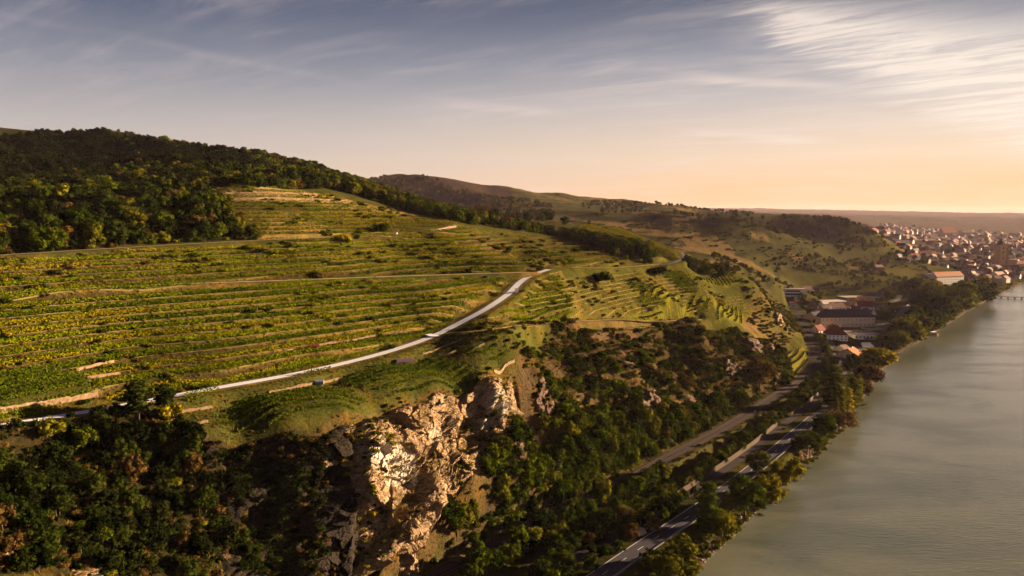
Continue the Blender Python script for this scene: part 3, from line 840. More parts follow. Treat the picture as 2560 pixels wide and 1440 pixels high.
def rock_patch(name, top, base, na, nb, m, label, seed, amp=1.0, feats=(), white=(), lift=1.0, veg=0.0):
    a = np.linspace(0, 1, na); b = np.linspace(0, 1, nb)
    tp, bp = along(hits(top), a), along(hits(base), a)
    G = tp[:, None, :] * (1 - b)[None, :, None] + bp[:, None, :] * b[None, :, None]
    x, y = G[..., 0], G[..., 1]; z = gz(x, y)
    for _ in range(6):
        z[1:-1, 1:-1] = (z[1:-1, 1:-1] * 2 + z[:-2, 1:-1] + z[2:, 1:-1] + z[1:-1, :-2] + z[1:-1, 2:]) / 6
    Pt = np.stack([x, y, z], -1)
    du = np.gradient(Pt, axis=0); dv = np.gradient(Pt, axis=1)
    n = np.cross(du, dv); n /= np.linalg.norm(n, axis=-1)[..., None] + 1e-9
    n *= np.sign(n[..., 2] + 1e-6)[..., None]
    for _ in range(10):
        n[1:-1, 1:-1] = (n[:-2, 1:-1] + n[2:, 1:-1] + n[1:-1, :-2] + n[1:-1, 2:]) / 4
    n /= np.linalg.norm(n, axis=-1)[..., None] + 1e-9
    sx_, sy_, sz_ = x + seed * 31, y - seed * 17, z
    # tilted beds: compress the noise across the bedding
    bx, by, bz = sx_ * 0.8 + sz_ * 0.5, sy_ * 0.9 - sz_ * 0.3, sz_ * 0.75 - sx_ * 0.45
    wx = 2.2 * vnoise3(sx_ / 7, sy_ / 7, sz_ / 7); d = 3.0 * fbm3(bx / 21, by / 21, bz / 13, 2) + 3.2 * facets((bx + wx) / 14, by / 14, (bz + wx) / 8, 1) + 1.3 * facets((bx + wx) / 6.0, by / 6.0, (bz + wx * .5) / 3.4, 2) + 0.30 * facets(bx / 2.6, by / 2.6, bz / 1.2, 3) + 0.12 * fbm3(bx, by, bz * 2, 2)
    d = d * amp + lift
    tn = np.zeros(x.shape + (3,), np.float32)
    for (u, v, rad, dep) in feats:
        c = np.array(hit(u, v)); q = np.exp(-((Pt - c) ** 2).sum(-1) / rad ** 2); d = d + dep * q
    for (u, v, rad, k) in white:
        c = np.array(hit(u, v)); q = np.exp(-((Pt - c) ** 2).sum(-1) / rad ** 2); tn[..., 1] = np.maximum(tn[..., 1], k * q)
    ea = np.minimum(sstep(a, 0, 0.09), sstep(1 - a, 0, 0.09))[:, None] * np.minimum(sstep(b, 0, 0.10), sstep(1 - b, 0, 0.06))[None, :]
    d = d * ea - 1.6 * (1 - ea)
    Pt = Pt + n * d[..., None] + np.array([0.0, 0, 0])
    tn[..., 0] = veg + 0.55 * fbm3(x / 8 + 5, y / 8, z / 8, 3) + 0.5 * (1 - ea)
    idx = np.arange(na * nb).reshape(na, nb)
    q = np.stack([idx[:-1, :-1], idx[1:, :-1], idx[1:, 1:], idx[:-1, 1:]], -1).reshape(-1, 4)
    o = mesh(name, Pt.reshape(-1, 3), q, m, cols=np.clip(tn, 0, 2).reshape(-1, 3), uniform=4)
    nrm = o.data.polygons[len(q) // 2].normal
    if nrm.z < 0: o.data.flip_normals()
    o.data.polygons.foreach_set('use_smooth', np.zeros(len(q), bool))
    S(o, label)
    return Pt
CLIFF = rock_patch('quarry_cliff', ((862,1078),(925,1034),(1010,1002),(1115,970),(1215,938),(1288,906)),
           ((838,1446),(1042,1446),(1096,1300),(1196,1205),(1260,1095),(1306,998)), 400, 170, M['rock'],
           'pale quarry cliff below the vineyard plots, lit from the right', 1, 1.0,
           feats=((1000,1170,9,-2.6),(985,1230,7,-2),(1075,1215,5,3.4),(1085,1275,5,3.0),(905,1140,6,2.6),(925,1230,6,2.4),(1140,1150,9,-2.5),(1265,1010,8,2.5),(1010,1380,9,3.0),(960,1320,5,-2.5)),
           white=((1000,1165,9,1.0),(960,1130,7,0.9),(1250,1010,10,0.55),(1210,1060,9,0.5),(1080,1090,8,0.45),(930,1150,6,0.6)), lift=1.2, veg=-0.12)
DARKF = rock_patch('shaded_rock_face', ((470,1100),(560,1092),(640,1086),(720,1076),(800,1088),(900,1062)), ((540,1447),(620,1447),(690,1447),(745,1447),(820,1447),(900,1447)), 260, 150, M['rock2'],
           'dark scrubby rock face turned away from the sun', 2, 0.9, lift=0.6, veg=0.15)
def boulder(u, v, w_px, h_px, m, label, seed, depth=0.7):
    c = np.array(hit(u, v)); sc_ = math.hypot(c[0], c[1]) / F_PX
    w, h = w_px * sc_ * 1.25, h_px * sc_ * 0.80
    bm = bmesh.new(); bmesh.ops.create_icosphere(bm, subdivisions=5, radius=1.0)
    Vv = np.array([q.co[:] for q in bm.verts]); Fc = np.array([[q.index for q in f.verts] for f in bm.faces]); bm.free()
    k = 1 + 0.34 * fbm3(Vv[:, 0] * 1.3 + seed * 9, Vv[:, 1] * 1.3, Vv[:, 2] * 1.3, 2) + 0.26 * facets(Vv[:, 0] * 2 + seed, Vv[:, 1] * 2, Vv[:, 2] * 2.6, seed) + 0.10 * facets(Vv[:, 0] * 5, Vv[:, 1] * 5, Vv[:, 2] * 7, seed + 3)
    Vv = Vv * k[:, None] * np.array([w / 2, w * depth / 2, h / 2])
    tn = np.zeros((len(Vv), 3)); tn[:, 0] = 0.1 + 0.5 * fbm3(Vv[:, 0] / 3, Vv[:, 1] / 3, Vv[:, 2] / 3, 2); tn = np.clip(tn, 0, 1)
    o = mesh('rock_outcrop', Vv, Fc, m, cols=tn, uniform=3)
    o.location = (c[0] - .12 * w, c[1] + .12 * w, c[2] - .18 * h); o.rotation_euler = (random.uniform(-.45, -.1), random.uniform(.1, .4), R(50) + random.uniform(-.3, .3))
    tag(o, label, 'rock', 'rock outcrops on the slopes')
boulder(1632,1010,75,110,M['rock3'],'rounded brown rock outcrop above the wood by the railway',3)
boulder(1365,1000,60,120,M['rock3'],'reddish rock rib just right of the pale cliff',4)
boulder(1300,1120,50,60,M['rock3'],'broken rock ledge at the foot of the pale cliff edge',5)
boulder(1890,880,90,70,M['rock3'],'large craggy rock on the nose above the railway bend',6)
boulder(1830,920,70,60,M['rock3'],'pinkish crag below the end of the vineyards',7)
boulder(1945,800,34,60,M['rock'],'orange lit crag at the outermost nose of the hill',8)
boulder(1925,868,30,40,M['rock'],'small sunlit crag over the little terraced vineyard',9)
boulder(25,1375,70,60,M['rock'],'sunlit rock slab at the bottom left edge',10)
boulder(200,1440,70,45,M['rock'],'pale crag at the bottom edge left of the dark face',11)
boulder(1720,1000,44,36,M['rock3'],'low rock in the scrub behind the railway',12)
boulder(1555,905,60,26,M['rock3'],'flat brown ledge on the scrub slope',13)
boulder(1180,1390,90,20,M['rock3'],'low shaded rock wall beside the railway at the bottom',14)
boulder(820,1150,40,40,M['rock'],'small lit knob at the left shoulder of the quarry',15)
boulder(560,1400,40,44,M['rock3'],'brown rock knob low in the shaded face',16)

# ------------------------------------------------------------------ dry-stone walls
def stone_wall(px, h, label, m='drystone', thick=0.6, name='dry_stone_wall', group='dry stone walls of the terraces', zoff=-0.6):
    p = np.array(hits(px), float); d = np.append(0, np.cumsum(np.hypot(*np.diff(p[:, :2], axis=0).T)))
    n = max(4, int(d[-1] / 0.7)); s = np.linspace(0, d[-1], n)
    q = np.stack([np.interp(s, d, p[:, 0]), np.interp(s, d, p[:, 1])], 1)
    z = gz(q[:, 0], q[:, 1])
    tg = np.gradient(q, axis=0); tg /= np.linalg.norm(tg, axis=1)[:, None]; nn = np.stack([-tg[:, 1], tg[:, 0]], 1)
    top = z + h * (0.70 + 0.25 * rng.random(n) + 0.35 * vnoise(s / 3.1 + d[-1], s * 0 + .5)); bot = z + zoff
    prof = [(-1, 0), (-1, .34), (-.95, .66), (-.85, 1), (.85, 1), (1, 0)]
    V, Fq = [], []
    for i in range(n):
        for a, t in prof:
            jt = rng.normal(0, .05)
            xy = q[i] + nn[i] * (a * thick / 2 + jt); V.append((xy[0], xy[1], bot[i] * (1 - t) + top[i] * t))
    k = len(prof)
    for i in range(n - 1):
        for j in range(k - 1): Fq.append((i * k + j, (i + 1) * k + j, (i + 1) * k + j + 1, i * k + j + 1))
    Fq += [tuple(range(k - 1, -1, -1)), tuple((n - 1) * k + j for j in range(k))]
    V = np.array(V); b0 = V.mean(0); b0[2] = z.mean()
    o = mesh(name, V - b0, Fq, M[m]); o.location = b0
    bm = bmesh.new(); bm.from_mesh(o.data); bmesh.ops.recalc_face_normals(bm, faces=bm.faces); bm.to_mesh(o.data); bm.free()
    tag(o, label, 'stone wall', group)
    return o
for px, h, lab in (
    (((190,926),(240,914),(285,905)),1.6,'light dry stone wall at the left end of the terraces, upper one of the pair'),
    (((218,946),(300,933)),1.2,'light dry stone wall just under the longer pair wall at left'),
    (((580,861),(640,851)),1.1,'short dry stone wall alone in the middle of the left terraces'),
    (((702,883),(730,874)),1.2,'stubby dry stone wall left of the red hut'),
    (((655,893),(702,885)),0.9,'thin dry stone wall left of the stubby one'),
    (((795,864),(840,855)),1.0,'short dry stone wall right beside the red hut'),
    (((880,851),(938,840)),1.0,'dry stone wall right of the red hut, below the mown knoll'),
    (((1057,884),(1110,866),(1157,848)),1.1,'long thin dry stone wall under the track junction'),
    (((1097,891),(1120,888),(1140,878)),1.4,'bent dry stone wall above the far small vine plot'),
    (((1178,876),(1210,861)),1.3,'dry stone wall at the upper edge of the small striped plot'),
    (((1234,928),(1262,914),(1286,902)),1.6,'straight mortared wall at the cliff edge under the striped plot'),
    (((672,984),(720,973),(760,965),(790,957)),1.6,'long lit dry stone wall above the left cliff top plot'),
    (((795,958),(850,946)),1.2,'dry stone wall beside the dark water tank'),
    (((0,1030),(80,1014),(160,1003),(245,989)),2.4,'tall dry stone wall along the lower left vineyard'),
    (((0,1052),(50,1041)),1.0,'low stone edging at the left margin by the track'),
    (((392,1064),(425,1054),(450,1044)),1.3,'broken dry stone wall under the two pines'),
    (((470,1068),(520,1055)),1.5,'grey stone wall low beside the dark vine plot'),
    (((453,1031),(500,1024),(530,1018)),1.3,'stone wall at the left end of the narrow vine strip'),
    (((525,479),(620,475),(715,479)),2.0,'uppermost pale dry stone wall on the bright upper terraces'),
    (((540,488),(700,488)),1.8,'second pale dry stone wall on the bright upper terraces'),
    (((545,499),(640,497),(735,499)),1.4,'third pale wall line on the bright upper terraces'),
    (((660,535),(765,541)),1.4,'pale wall low on the left of the upper vineyard'),
    (((1075,578),(1140,568)),2.2,'brown retaining wall above the bend of the upper lane'),
    (((850,566),(925,585)),1.6,'slanting pale wall among stakes in the upper vineyard'),
    (((530,437),(590,438)),1.2,'thin pale wall on the topmost small vineyard'),
    (((560,447),(585,447)),1.2,'tiny pale wall under the topmost small vineyard'),
): stone_wall(px, h * .62, lab)
q = W_SIDE.q; 
def off_wall(wy, off, h, i0, i1, label, m, name, group, zo=-0.5):
    n = wy.q[i0:i1]; xy = n[:, :2] + wy.nrm[i0:i1] * off; z = n[:, 2]
    V, Fq = [], []
    for i in range(len(n)):
        for a, t in ((-.3, zo), (-.25, h), (.25, h + .02), (.3, zo)):
            w_ = xy[i] + wy.nrm[i0 + i] * (a + rng.normal(0, .03)); V.append((w_[0], w_[1], z[i] + t + (rng.normal(0, .1) if t > 0 else 0)))
    for i in range(len(n) - 1):
        for j in range(3): Fq.append((i * 4 + j, (i + 1) * 4 + j, (i + 1) * 4 + j + 1, i * 4 + j + 1))
    V = np.array(V); b0 = V.mean(0); b0[2] = z.mean()
    o = mesh(name, V - b0, np.array(Fq), M[m], uniform=4); o.location = b0
    bm = bmesh.new(); bm.from_mesh(o.data); bmesh.ops.recalc_face_normals(bm, faces=bm.faces); bm.to_mesh(o.data); bm.free()
    tag(o, label, 'wall', group)
    return o
ns = len(W_SIDE.q)
off_wall(W_SIDE, 2.7, 2.6, int(ns * .22), int(ns * .70), 'long crumbling tan wall between the trees and the side road', 'tanwall', 'retaining_wall', 'tan walls along the side road')
off_wall(W_SIDE, 2.7, 2.2, int(ns * .76), int(ns * .84), 'short tan wall piece in the gap before the poplars', 'tanwall', 'retaining_wall', 'tan walls along the side road')
off_wall(W_SIDE, 2.7, 2.2, int(ns * .88), int(ns * .985), 'farther tan wall piece behind the first slim poplars', 'tanwall', 'retaining_wall', 'tan walls along the side road')
# guard rail on the river side
gr = empty('guard_rail', tuple(W_ROAD.q[0])); tag(gr, 'long metal guard rail on the river side of the road', 'guard rail')
n = int(len(W_ROAD.q) * .62); b0 = W_ROAD.q[0]
V, Fq = [], []
for i in range(n):
    xy = W_ROAD.q[i, :2] - W_ROAD.nrm[i] * 4.75
    for a, t in ((0, .42), (-.07, .50), (0, .58), (-.07, .66), (0, .76), (.05, .76), (.05, .42)):
        p = xy - W_ROAD.nrm[i] * a; V.append((p[0] - b0[0], p[1] - b0[1], W_ROAD.q[i, 2] + t - b0[2]))
for i in range(n - 1):
    for j in range(7): Fq.append((i * 7 + j, (i + 1) * 7 + j, (i + 1) * 7 + (j + 1) % 7, i * 7 + (j + 1) % 7))
mesh('rail', V, np.array(Fq), M['steel'], gr, uniform=4)
V, Fq = [], []
for i in range(0, n, 2):
    p = W_ROAD.q[i].copy(); p[:2] -= W_ROAD.nrm[i] * 4.85; p -= b0; o = len(V)
    for t in (-.4, .62):
        for a, b in ((-.05, -.05), (.05, -.05), (.05, .05), (-.05, .05)): V.append((p[0] + a, p[1] + b, p[2] + t))
    for j in range(4): Fq.append((o + j, o + (j + 1) % 4, o + 4 + (j + 1) % 4, o + 4 + j))
pp = mesh('posts', V, np.array(Fq), M['steel'], gr, uniform=4); pp['kind'] = 'stuff'
# ------------------------------------------------------------------ the ground sheet (lowered behind the modelled rock faces)
_in = blur(gmask(A_CLIFF, A_DARK), 6); ZM = ZG - 11.0 * sstep(_in, 0.75, 1.0) * sstep(TB, 68, 74)
nr, nt = GS
idx = np.arange(nr * nt, dtype=np.int32).reshape(GS)
quads = np.stack([idx[:-1, :-1], idx[:-1, 1:], idx[1:, 1:], idx[1:, :-1]], -1)
keep = np.ones((nr - 1, nt - 1), bool)
deep = TB < -40
keep &= ~(deep[:-1, :-1] & deep[1:, 1:])
quads = quads[keep][:, ::-1].reshape(-1, 4)
used = np.zeros(nr * nt, bool); used[quads.ravel()] = True
remap = np.cumsum(used) - 1
Vg = np.stack([GX, GY, ZM], -1).reshape(-1, 3)[used]
ground = mesh('ground', Vg, remap[quads], M['ground'], cols=tint.reshape(-1, 3)[used], smooth=True, uniform=4)
tag(ground, 'terraced vineyard hillside, cliffs and valley floor', None, None, 'structure')

# ------------------------------------------------------------------ plants: crowns are lobes of leaf clumps over a dark core
_ico = None
def ico():
    global _ico
    if _ico is None:
        bm = bmesh.new(); bmesh.ops.create_icosphere(bm, subdivisions=1, radius=1.0)
        _ico = (np.array([v.co[:] for v in bm.verts]), np.array([[v.index for v in f.verts] for f in bm.faces])); bm.free()
    return _ico
def leaf_quads(c, nrm, size, r):
    """quads at c facing about nrm"""
    n = len(c); t = r.normal(size=(n, 3)); u = np.cross(nrm, t); u /= np.linalg.norm(u, axis=1)[:, None] + 1e-9
    v = np.cross(nrm, u); v /= np.linalg.norm(v, axis=1)[:, None] + 1e-9
    a = (size * (0.7 + 0.6 * r.random(n)))[:, None]; b = (size * (0.5 + 0.5 * r.random(n)))[:, None]
    bend = nrm * a * 0.25
    return np.stack([c - u * a - bend, c + v * b, c + u * a - bend, c - v * b], 1).reshape(-1, 3)
def crown(kind, seed):
    r = np.random.default_rng(seed)
    L = []
    if kind == 'tree':
        n = r.integers(11, 18); lean, squash = r.normal(0, .07), .7 + .4 * r.random()
        for i in range(n):
            t = i / n; ph = i * 2.4 + r.random(); z = 0.34 + 0.50 * t + r.normal(0, .03)
            rad = 0.30 * math.sqrt(max(0.04, 1 - ((z - 0.50) / 0.48) ** 2)) * (0.45 + .8 * r.random())
            L.append((rad * math.cos(ph) + lean * z, rad * math.sin(ph) * squash, z + r.normal(0, .05), 0.085 + .115 * r.random() ** 1.3))
        L.append((r.normal(0, .05), r.normal(0, .05), 0.83, 0.14)); nl, sz = 60, 0.048
    elif kind == 'bush':
        n = r.integers(6, 10)
        for i in range(n):
            ph = i * 2.4 + r.random(); rad = 0.38 * math.sqrt(r.random())
            L.append((rad * math.cos(ph) * 1.2, rad * math.sin(ph), 0.30 + 0.32 * r.random() * (1 - rad), 0.20 + .12 * r.random()))
        nl, sz = 34, 0.085
    elif kind == 'poplar':
        for i in range(17):
            z = 0.10 + 0.86 * i / 16; rad = 0.030 + 0.055 * math.sin(min(1, (1.04 - z) * 1.7) * math.pi / 2)
            ph = i * 2.4; L.append((rad * .55 * math.cos(ph), rad * .55 * math.sin(ph), z, rad * 1.05 + .012 * r.random()))
        nl, sz = 44, 0.020
    elif kind == 'willow':
        n = 16
        for i in range(n):
            ph = i * 2.4 + r.random(); z = 0.30 + 0.52 * r.random(); rad = 0.40 * math.sqrt(max(.05, 1 - ((z - .42) / .5) ** 2)) * (.6 + .5 * r.random())
            L.append((rad * math.cos(ph), rad * math.sin(ph), z, 0.14 + .07 * r.random()))
        nl, sz = 80, 0.048
    elif kind == 'pine':
        for i in range(11):
            z = 0.35 + 0.6 * r.random(); rad = 0.22 * (1.15 - z) * 1.6 * r.random(); ph = r.random() * 6.3
            L.append((rad * math.cos(ph), rad * math.sin(ph), z, 0.10 + .05 * r.random()))
        nl, sz = 50, 0.035
    V, Fs = [], []; iv, fi = ico(); off = 0; Q = []
    for (x, y, z, s) in L:
        k = 0.74 * s * (1 + 0.18 * r.normal(size=len(iv)))[:, None]
        V.append(iv * k * np.array([1, 1, .9]) + np.array([x, y, z])); Fs.append(fi + off); off += len(iv)
        d = r.normal(size=(nl, 3)); d[:, 2] += 0.25; d /= np.linalg.norm(d, axis=1)[:, None]
        c = np.array([x, y, z]) + d * s * (0.82 + 0.42 * r.random(nl))[:, None] * np.array([1, 1, .92])
        nn = d + 0.55 * r.normal(size=(nl, 3)); nn /= np.linalg.norm(nn, axis=1)[:, None]
        Q.append(leaf_quads(c, nn, np.full(nl, sz), r))
    Vc = np.concatenate(V); Fc = np.concatenate(Fs); Qv = np.concatenate(Q)
    qi = np.arange(len(Qv)).reshape(-1, 4) + len(Vc)
    # one mesh of triangles
    tri = np.concatenate([Fc, qi[:, [0, 1, 2]], qi[:, [0, 2, 3]]])
    return np.concatenate([Vc, Qv]), tri
def tri_mesh(name, V, Fc, m):
    me = bpy.data.meshes.new(name); nf = len(Fc)
    me.vertices.add(len(V)); me.vertices.foreach_set('co', np.asarray(V, np.float32).ravel())
    me.loops.add(nf * 3); me.loops.foreach_set('vertex_index', np.asarray(Fc, np.int32).ravel())
    me.polygons.add(nf); me.polygons.foreach_set('loop_start', np.arange(nf, dtype=np.int32) * 3)
    me.update(calc_edges=True); me.materials.append(m)
    return me
NVAR = {'tree': 9, 'bush': 5, 'poplar': 3, 'willow': 4, 'pine': 2}
SHAPE = {(k, i): crown(k, 100 + 17 * i + len(k)) for k, n in NVAR.items() for i in range(n)}
CM = {}
def crown_mesh(kind, i, leaf):
    key = (kind, i, leaf)
    if key not in CM: CM[key] = tri_mesh(kind + '_crown', *SHAPE[(kind, i)], M[leaf])
    return CM[key]
def trunk_mesh(seed, slim=1.0):
    r = np.random.default_rng(seed); V, Fc = [], []
    def limb(p0, p1, r0, r1):
        p0, p1 = np.array(p0), np.array(p1); d = p1 - p0; d /= np.linalg.norm(d)
        a = np.cross(d, [0.3, 1, 0.1]); a /= np.linalg.norm(a); b = np.cross(d, a); o = len(V)
        for p, q in ((p0, r0), ((p0 + p1) / 2 + r.normal(0, .008, 3), (r0 + r1) / 2), (p1, r1)):
            for k in range(6):
                t = k * math.pi / 3; V.append(p + (a * math.cos(t) + b * math.sin(t)) * q)
        for s in range(2):
            for k in range(6):
                i0, i1 = o + s * 6 + k, o + s * 6 + (k + 1) % 6
                Fc.extend([(i0, i1, i1 + 6), (i0, i1 + 6, i0 + 6)])
    limb((0, 0, -.06), (0.01, 0, .36), .026 * slim, .017 * slim)
    for k in range(4):
        t = k * 1.6 + r.random(); e = .2 * (.5 if slim < 1 else 1); limb((0.01, 0, .28 + .03 * k), (e * math.cos(t), e * math.sin(t), .56 + .05 * k), .012 * slim, .005)
    return tri_mesh('trunk', np.array(V), np.array(Fc), M['bark'])
TRUNK = [trunk_mesh(1), trunk_mesh(2), trunk_mesh(3, .6)]

PLANTS = []          # kind, variant, leaf, x, y, z, height, width factor, rotation, label, group, region
PL = {'tree': 'trees', 'bush': 'bushes', 'willow': 'willows', 'pine': 'pines', 'poplar': 'poplars'}
def plant(kind, x, y, h, leaf, label, group, region, wf=1.0, z=None, must=False, place=''):
    PLANTS.append(dict(kind=kind, var=int(rng.integers(NVAR[kind])), leaf=leaf, x=x, y=y, z=z, h=h, wf=wf, rot=rng.random() * 6.28, label=label, group=group, region=region, must=must, place=place))
def pick(mix):
    names, p = list(mix.keys()), np.array(list(mix.values()), float)
    return names[int(rng.choice(len(names), p=p / p.sum()))]
WORD = {'shade_leaf': 'blackish', 'dark_leaf': 'dark green', 'mid_leaf': 'mid green', 'olive_leaf': 'olive', 'gold_leaf': 'golden', 'russet_leaf': 'russet', 'vine_leaf': 'leafy', 'vine_leaf2': 'yellow'}
def scatter(poly, per, kind, hr, mix, where, region, clump=0.0, cs=18.0, wr=(0.85, 1.2), extra=2.0, tmin=None, avoid=()):
    p = np.array(poly); lo, hi = p.min(0), p.max(0)
    n = int((hi[0] - lo[0]) * (hi[1] - lo[1]) / per)
    x, y = rng.uniform(lo[0], hi[0], n), rng.uniform(lo[1], hi[1], n)
    k = inpoly(x, y, poly)
    if clump: k &= (vnoise(x / cs + 7.7, y / cs) + 0.4 * vnoise(x / cs * 2.7, y / cs * 2.7 + 3)) > (clump - 0.5)
    for a in avoid: k &= ~inpoly(x, y, a)
    x, y = x[k], y[k]
    k = ~near_way(x, y, extra); x, y = x[k], y[k]
    if tmin is not None:
        d, s, _ = sdist(x, y, BANK); k = (d * s > tmin[0]) & (d * s < tmin[1]); x, y = x[k], y[k]
    noun = {'tree': 'tree', 'bush': 'bush', 'willow': 'willow', 'pine': 'pine', 'poplar': 'poplar'}[kind]
    for a, b in zip(x, y):
        leaf = pick(mix); h = hr[0] + (hr[1] * 1.12 - hr[0]) * rng.random() ** 1.5
        plant(kind, a, b, h, leaf, None, '%s %s' % (PL[noun], where), region, rng.uniform(*wr), place=where)
    return len(x)
def along_way(wy, off, a, b, step, kind, hr, mix, where, region, jit=1.5, wr=(.9, 1.2)):
    i = a
    noun = kind
    while i < b:
        k = int(i); q = wy.q[k]; nn = wy.nrm[k]; o = off + rng.normal(0, jit); leaf = pick(mix)
        x, y = q[0] + nn[0] * o, q[1] + nn[1] * o
        plant(kind, x, y, rng.uniform(*hr), leaf, None, '%s %s' % (PL[noun], where), region, rng.uniform(*wr), place=where)
        i += step * rng.uniform(.6, 1.4) / 2.0
DK = dict(dark_leaf=3, mid_leaf=3, olive_leaf=2, russet_leaf=.6)
# wood on the hill at left, shade of its upper part painted into blackish leaves
scatter(A_FOREST_LO, 44, 'tree', (6, 13), dict(dark_leaf=5, shade_leaf=1.5, mid_leaf=2, olive_leaf=1.2, gold_leaf=.12, russet_leaf=.7), 'in the hillside wood', 'wood', 0.22, 26)
scatter(A_FOREST_LO, 30, 'bush', (2.5, 4.5), dict(dark_leaf=3, mid_leaf=2, olive_leaf=2, russet_leaf=1), 'in the hillside wood', 'wood')
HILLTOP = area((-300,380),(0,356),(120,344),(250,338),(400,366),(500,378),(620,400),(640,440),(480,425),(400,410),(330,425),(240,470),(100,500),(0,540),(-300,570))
scatter(HILLTOP, 34, 'tree', (7, 12), dict(shade_leaf=6, dark_leaf=.7), 'on the dark hilltop', 'wood')
scatter(A_FOREST, 48, 'tree', (6, 11), dict(dark_leaf=4, mid_leaf=2, olive_leaf=1.5, russet_leaf=.8), 'in the hillside wood', 'wood', avoid=[HILLTOP])
ridge = area((620,395),(850,450),(1000,500),(1200,555),(1420,592),(1640,652),(1660,664),(1480,618),(1300,574),(1172,562),(1000,520),(850,478),(700,470))
scatter(ridge, 30, 'tree', (7, 12), dict(dark_leaf=4, mid_leaf=3, olive_leaf=2, russet_leaf=1), 'in the ridge wood', 'ridge')
for rr in (np.array(hits(((-200,374),(0,347),(120,344),(250,338),(400,368),(500,378),(640,400)))), np.array(hits(((640,398),(850,456),(1000,506),(1150,552),(1300,578),(1420,594),(1640,654)))),):
    d = np.append(0, np.cumsum(np.hypot(*np.diff(rr[:, :2], axis=0).T)))
    hilltop_ = rr[0][0] < -400
    for s in np.arange(0, d[-1], 4.0):
        x = np.interp(s, d, rr[:, 0]) + rng.normal(0, 5); y = np.interp(s, d, rr[:, 1]) + rng.normal(4, 6); leaf = pick(dict(shade_leaf=4, dark_leaf=3, mid_leaf=.6)) if hilltop_ else pick(DK)
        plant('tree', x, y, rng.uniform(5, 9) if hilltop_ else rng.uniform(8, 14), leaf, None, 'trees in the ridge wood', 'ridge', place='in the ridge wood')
# gully at the bottom left
scatter(A_GULLY, 21, 'tree', (4.0, 8.0), dict(dark_leaf=3, shade_leaf=5, mid_leaf=.25, russet_leaf=1.0), 'in the steep gully', 'gully', 0.12, 14)
scatter(A_GULLY, 9, 'bush', (1.6, 3.4), dict(dark_leaf=3, shade_leaf=3, olive_leaf=.4, russet_leaf=2.2), 'in the steep gully', 'gully')
scatter(A_GULLY, 7, 'bush', (1.0, 2.2), dict(dark_leaf=2, shade_leaf=3, russet_leaf=1.5), 'in the steep gully', 'gully')
for k in range(900):
    i, j = int(rng.integers(8, 200)), int(rng.integers(6, DARKF.shape[1] - 4)); c = DARKF[i, j]
    if vnoise(np.array([c[0] / 8.0]), np.array([c[2] / 8.0]))[0] < -.25: continue
    leaf = pick(dict(shade_leaf=5, dark_leaf=2.5, russet_leaf=1.2)); plant('bush', c[0], c[1], rng.uniform(.8, 2.4), leaf, None, 'bushes clinging to the shaded rock face', 'gully', rng.uniform(1, 1.5), z=float(c[2]) - .1, place='on the shaded rock face')
# scrub slope
scatter(A_SCRUB, 8, 'bush', (1.2, 3.2), dict(dark_leaf=4, shade_leaf=1, mid_leaf=2, olive_leaf=1.6, russet_leaf=2), 'on the scrub slope', 'scrub', 0.28, 14)
scatter(A_SCRUB, 9, 'bush', (2.2, 4.6), dict(dark_leaf=4, shade_leaf=1.5, mid_leaf=2, russet_leaf=1.5), 'on the scrub slope', 'scrub', 0.5, 17, wr=(1.0, 1.7))
scatter(area((1200,836),(1392,808),(1400,850),(1300,905),(1245,872)), 9, 'bush', (1.0, 2.6), dict(dark_leaf=3, mid_leaf=2, olive_leaf=2), 'under the track junction', 'scrub', .2, 10)
scatter(A_SCRUB, 40, 'tree', (3.5, 6), dict(dark_leaf=4, mid_leaf=2, olive_leaf=1), 'on the scrub slope', 'scrub', 0.55, 20)
lowwood = area((1090,1440),(1092,1305),(1190,1215),(1262,1120),(1330,1090),(1400,1060),(1560,1030),(1720,1040),(1850,1000),(1880,1015),(1790,1070),(1653,1140),(1563,1196),(1430,1256),(1300,1322),(1150,1398))
CLIFFLOW = area((900,1440),(900,1200),(1190,1180),(1200,1215),(1110,1305),(1075,1440))
scatter(lowwood, 16, 'tree', (6, 10), dict(dark_leaf=3, mid_leaf=4, olive_leaf=2), 'in the railway wood', 'lowwood', 0.1, 22, avoid=[CLIFFLOW])
scatter(lowwood, 22, 'bush', (2, 3.5), dict(dark_leaf=2, mid_leaf=3, olive_leaf=2), 'in the railway wood', 'lowwood')
# cliff ledges and edge
cn = np.cross(np.gradient(CLIFF, axis=0), np.gradient(CLIFF, axis=1)); cn /= np.linalg.norm(cn, axis=-1)[..., None] + 1e-9
for k in range(420):
    i, j = int(rng.integers(20, CLIFF.shape[0] - 20)), int(rng.integers(8, CLIFF.shape[1] - 8)); c = CLIFF[i, j]
    if abs(cn[i, j, 2]) < 0.45 + .25 * rng.random() or vnoise(np.array([c[0] / 9]), np.array([c[2] / 9]))[0] < -.05 + .5 * (i > .25 * CLIFF.shape[0]) * (j > 40): continue
    leaf = pick(dict(olive_leaf=3, gold_leaf=1, russet_leaf=2, dark_leaf=1)); plant('bush', c[0], c[1], rng.uniform(.6, 1.5), leaf, None, 'bushes on the ledges of the pale quarry cliff', 'cliff', rng.uniform(.9, 1.3), z=float(c[2]), place='on a ledge of the quarry cliff')
scatter(area((850,1080),(920,1020),(1010,995),(1100,965),(1200,932),(1240,935),(1200,965),(1100,1005),(1000,1040),(900,1075)), 7, 'bush', (1.2, 2.8), dict(dark_leaf=2, olive_leaf=3, mid_leaf=2, gold_leaf=1), 'along the upper edge of the quarry', 'cliff', 0.2, 8)
scatter(area((1292,905),(1392,812),(1640,826),(1850,832),(1850,850),(1640,846),(1400,850),(1310,930)), 9, 'bush', (2, 4.2), dict(dark_leaf=3, mid_leaf=3, olive_leaf=2), 'along the rim under the dirt path', 'scrub', 0.15, 12)
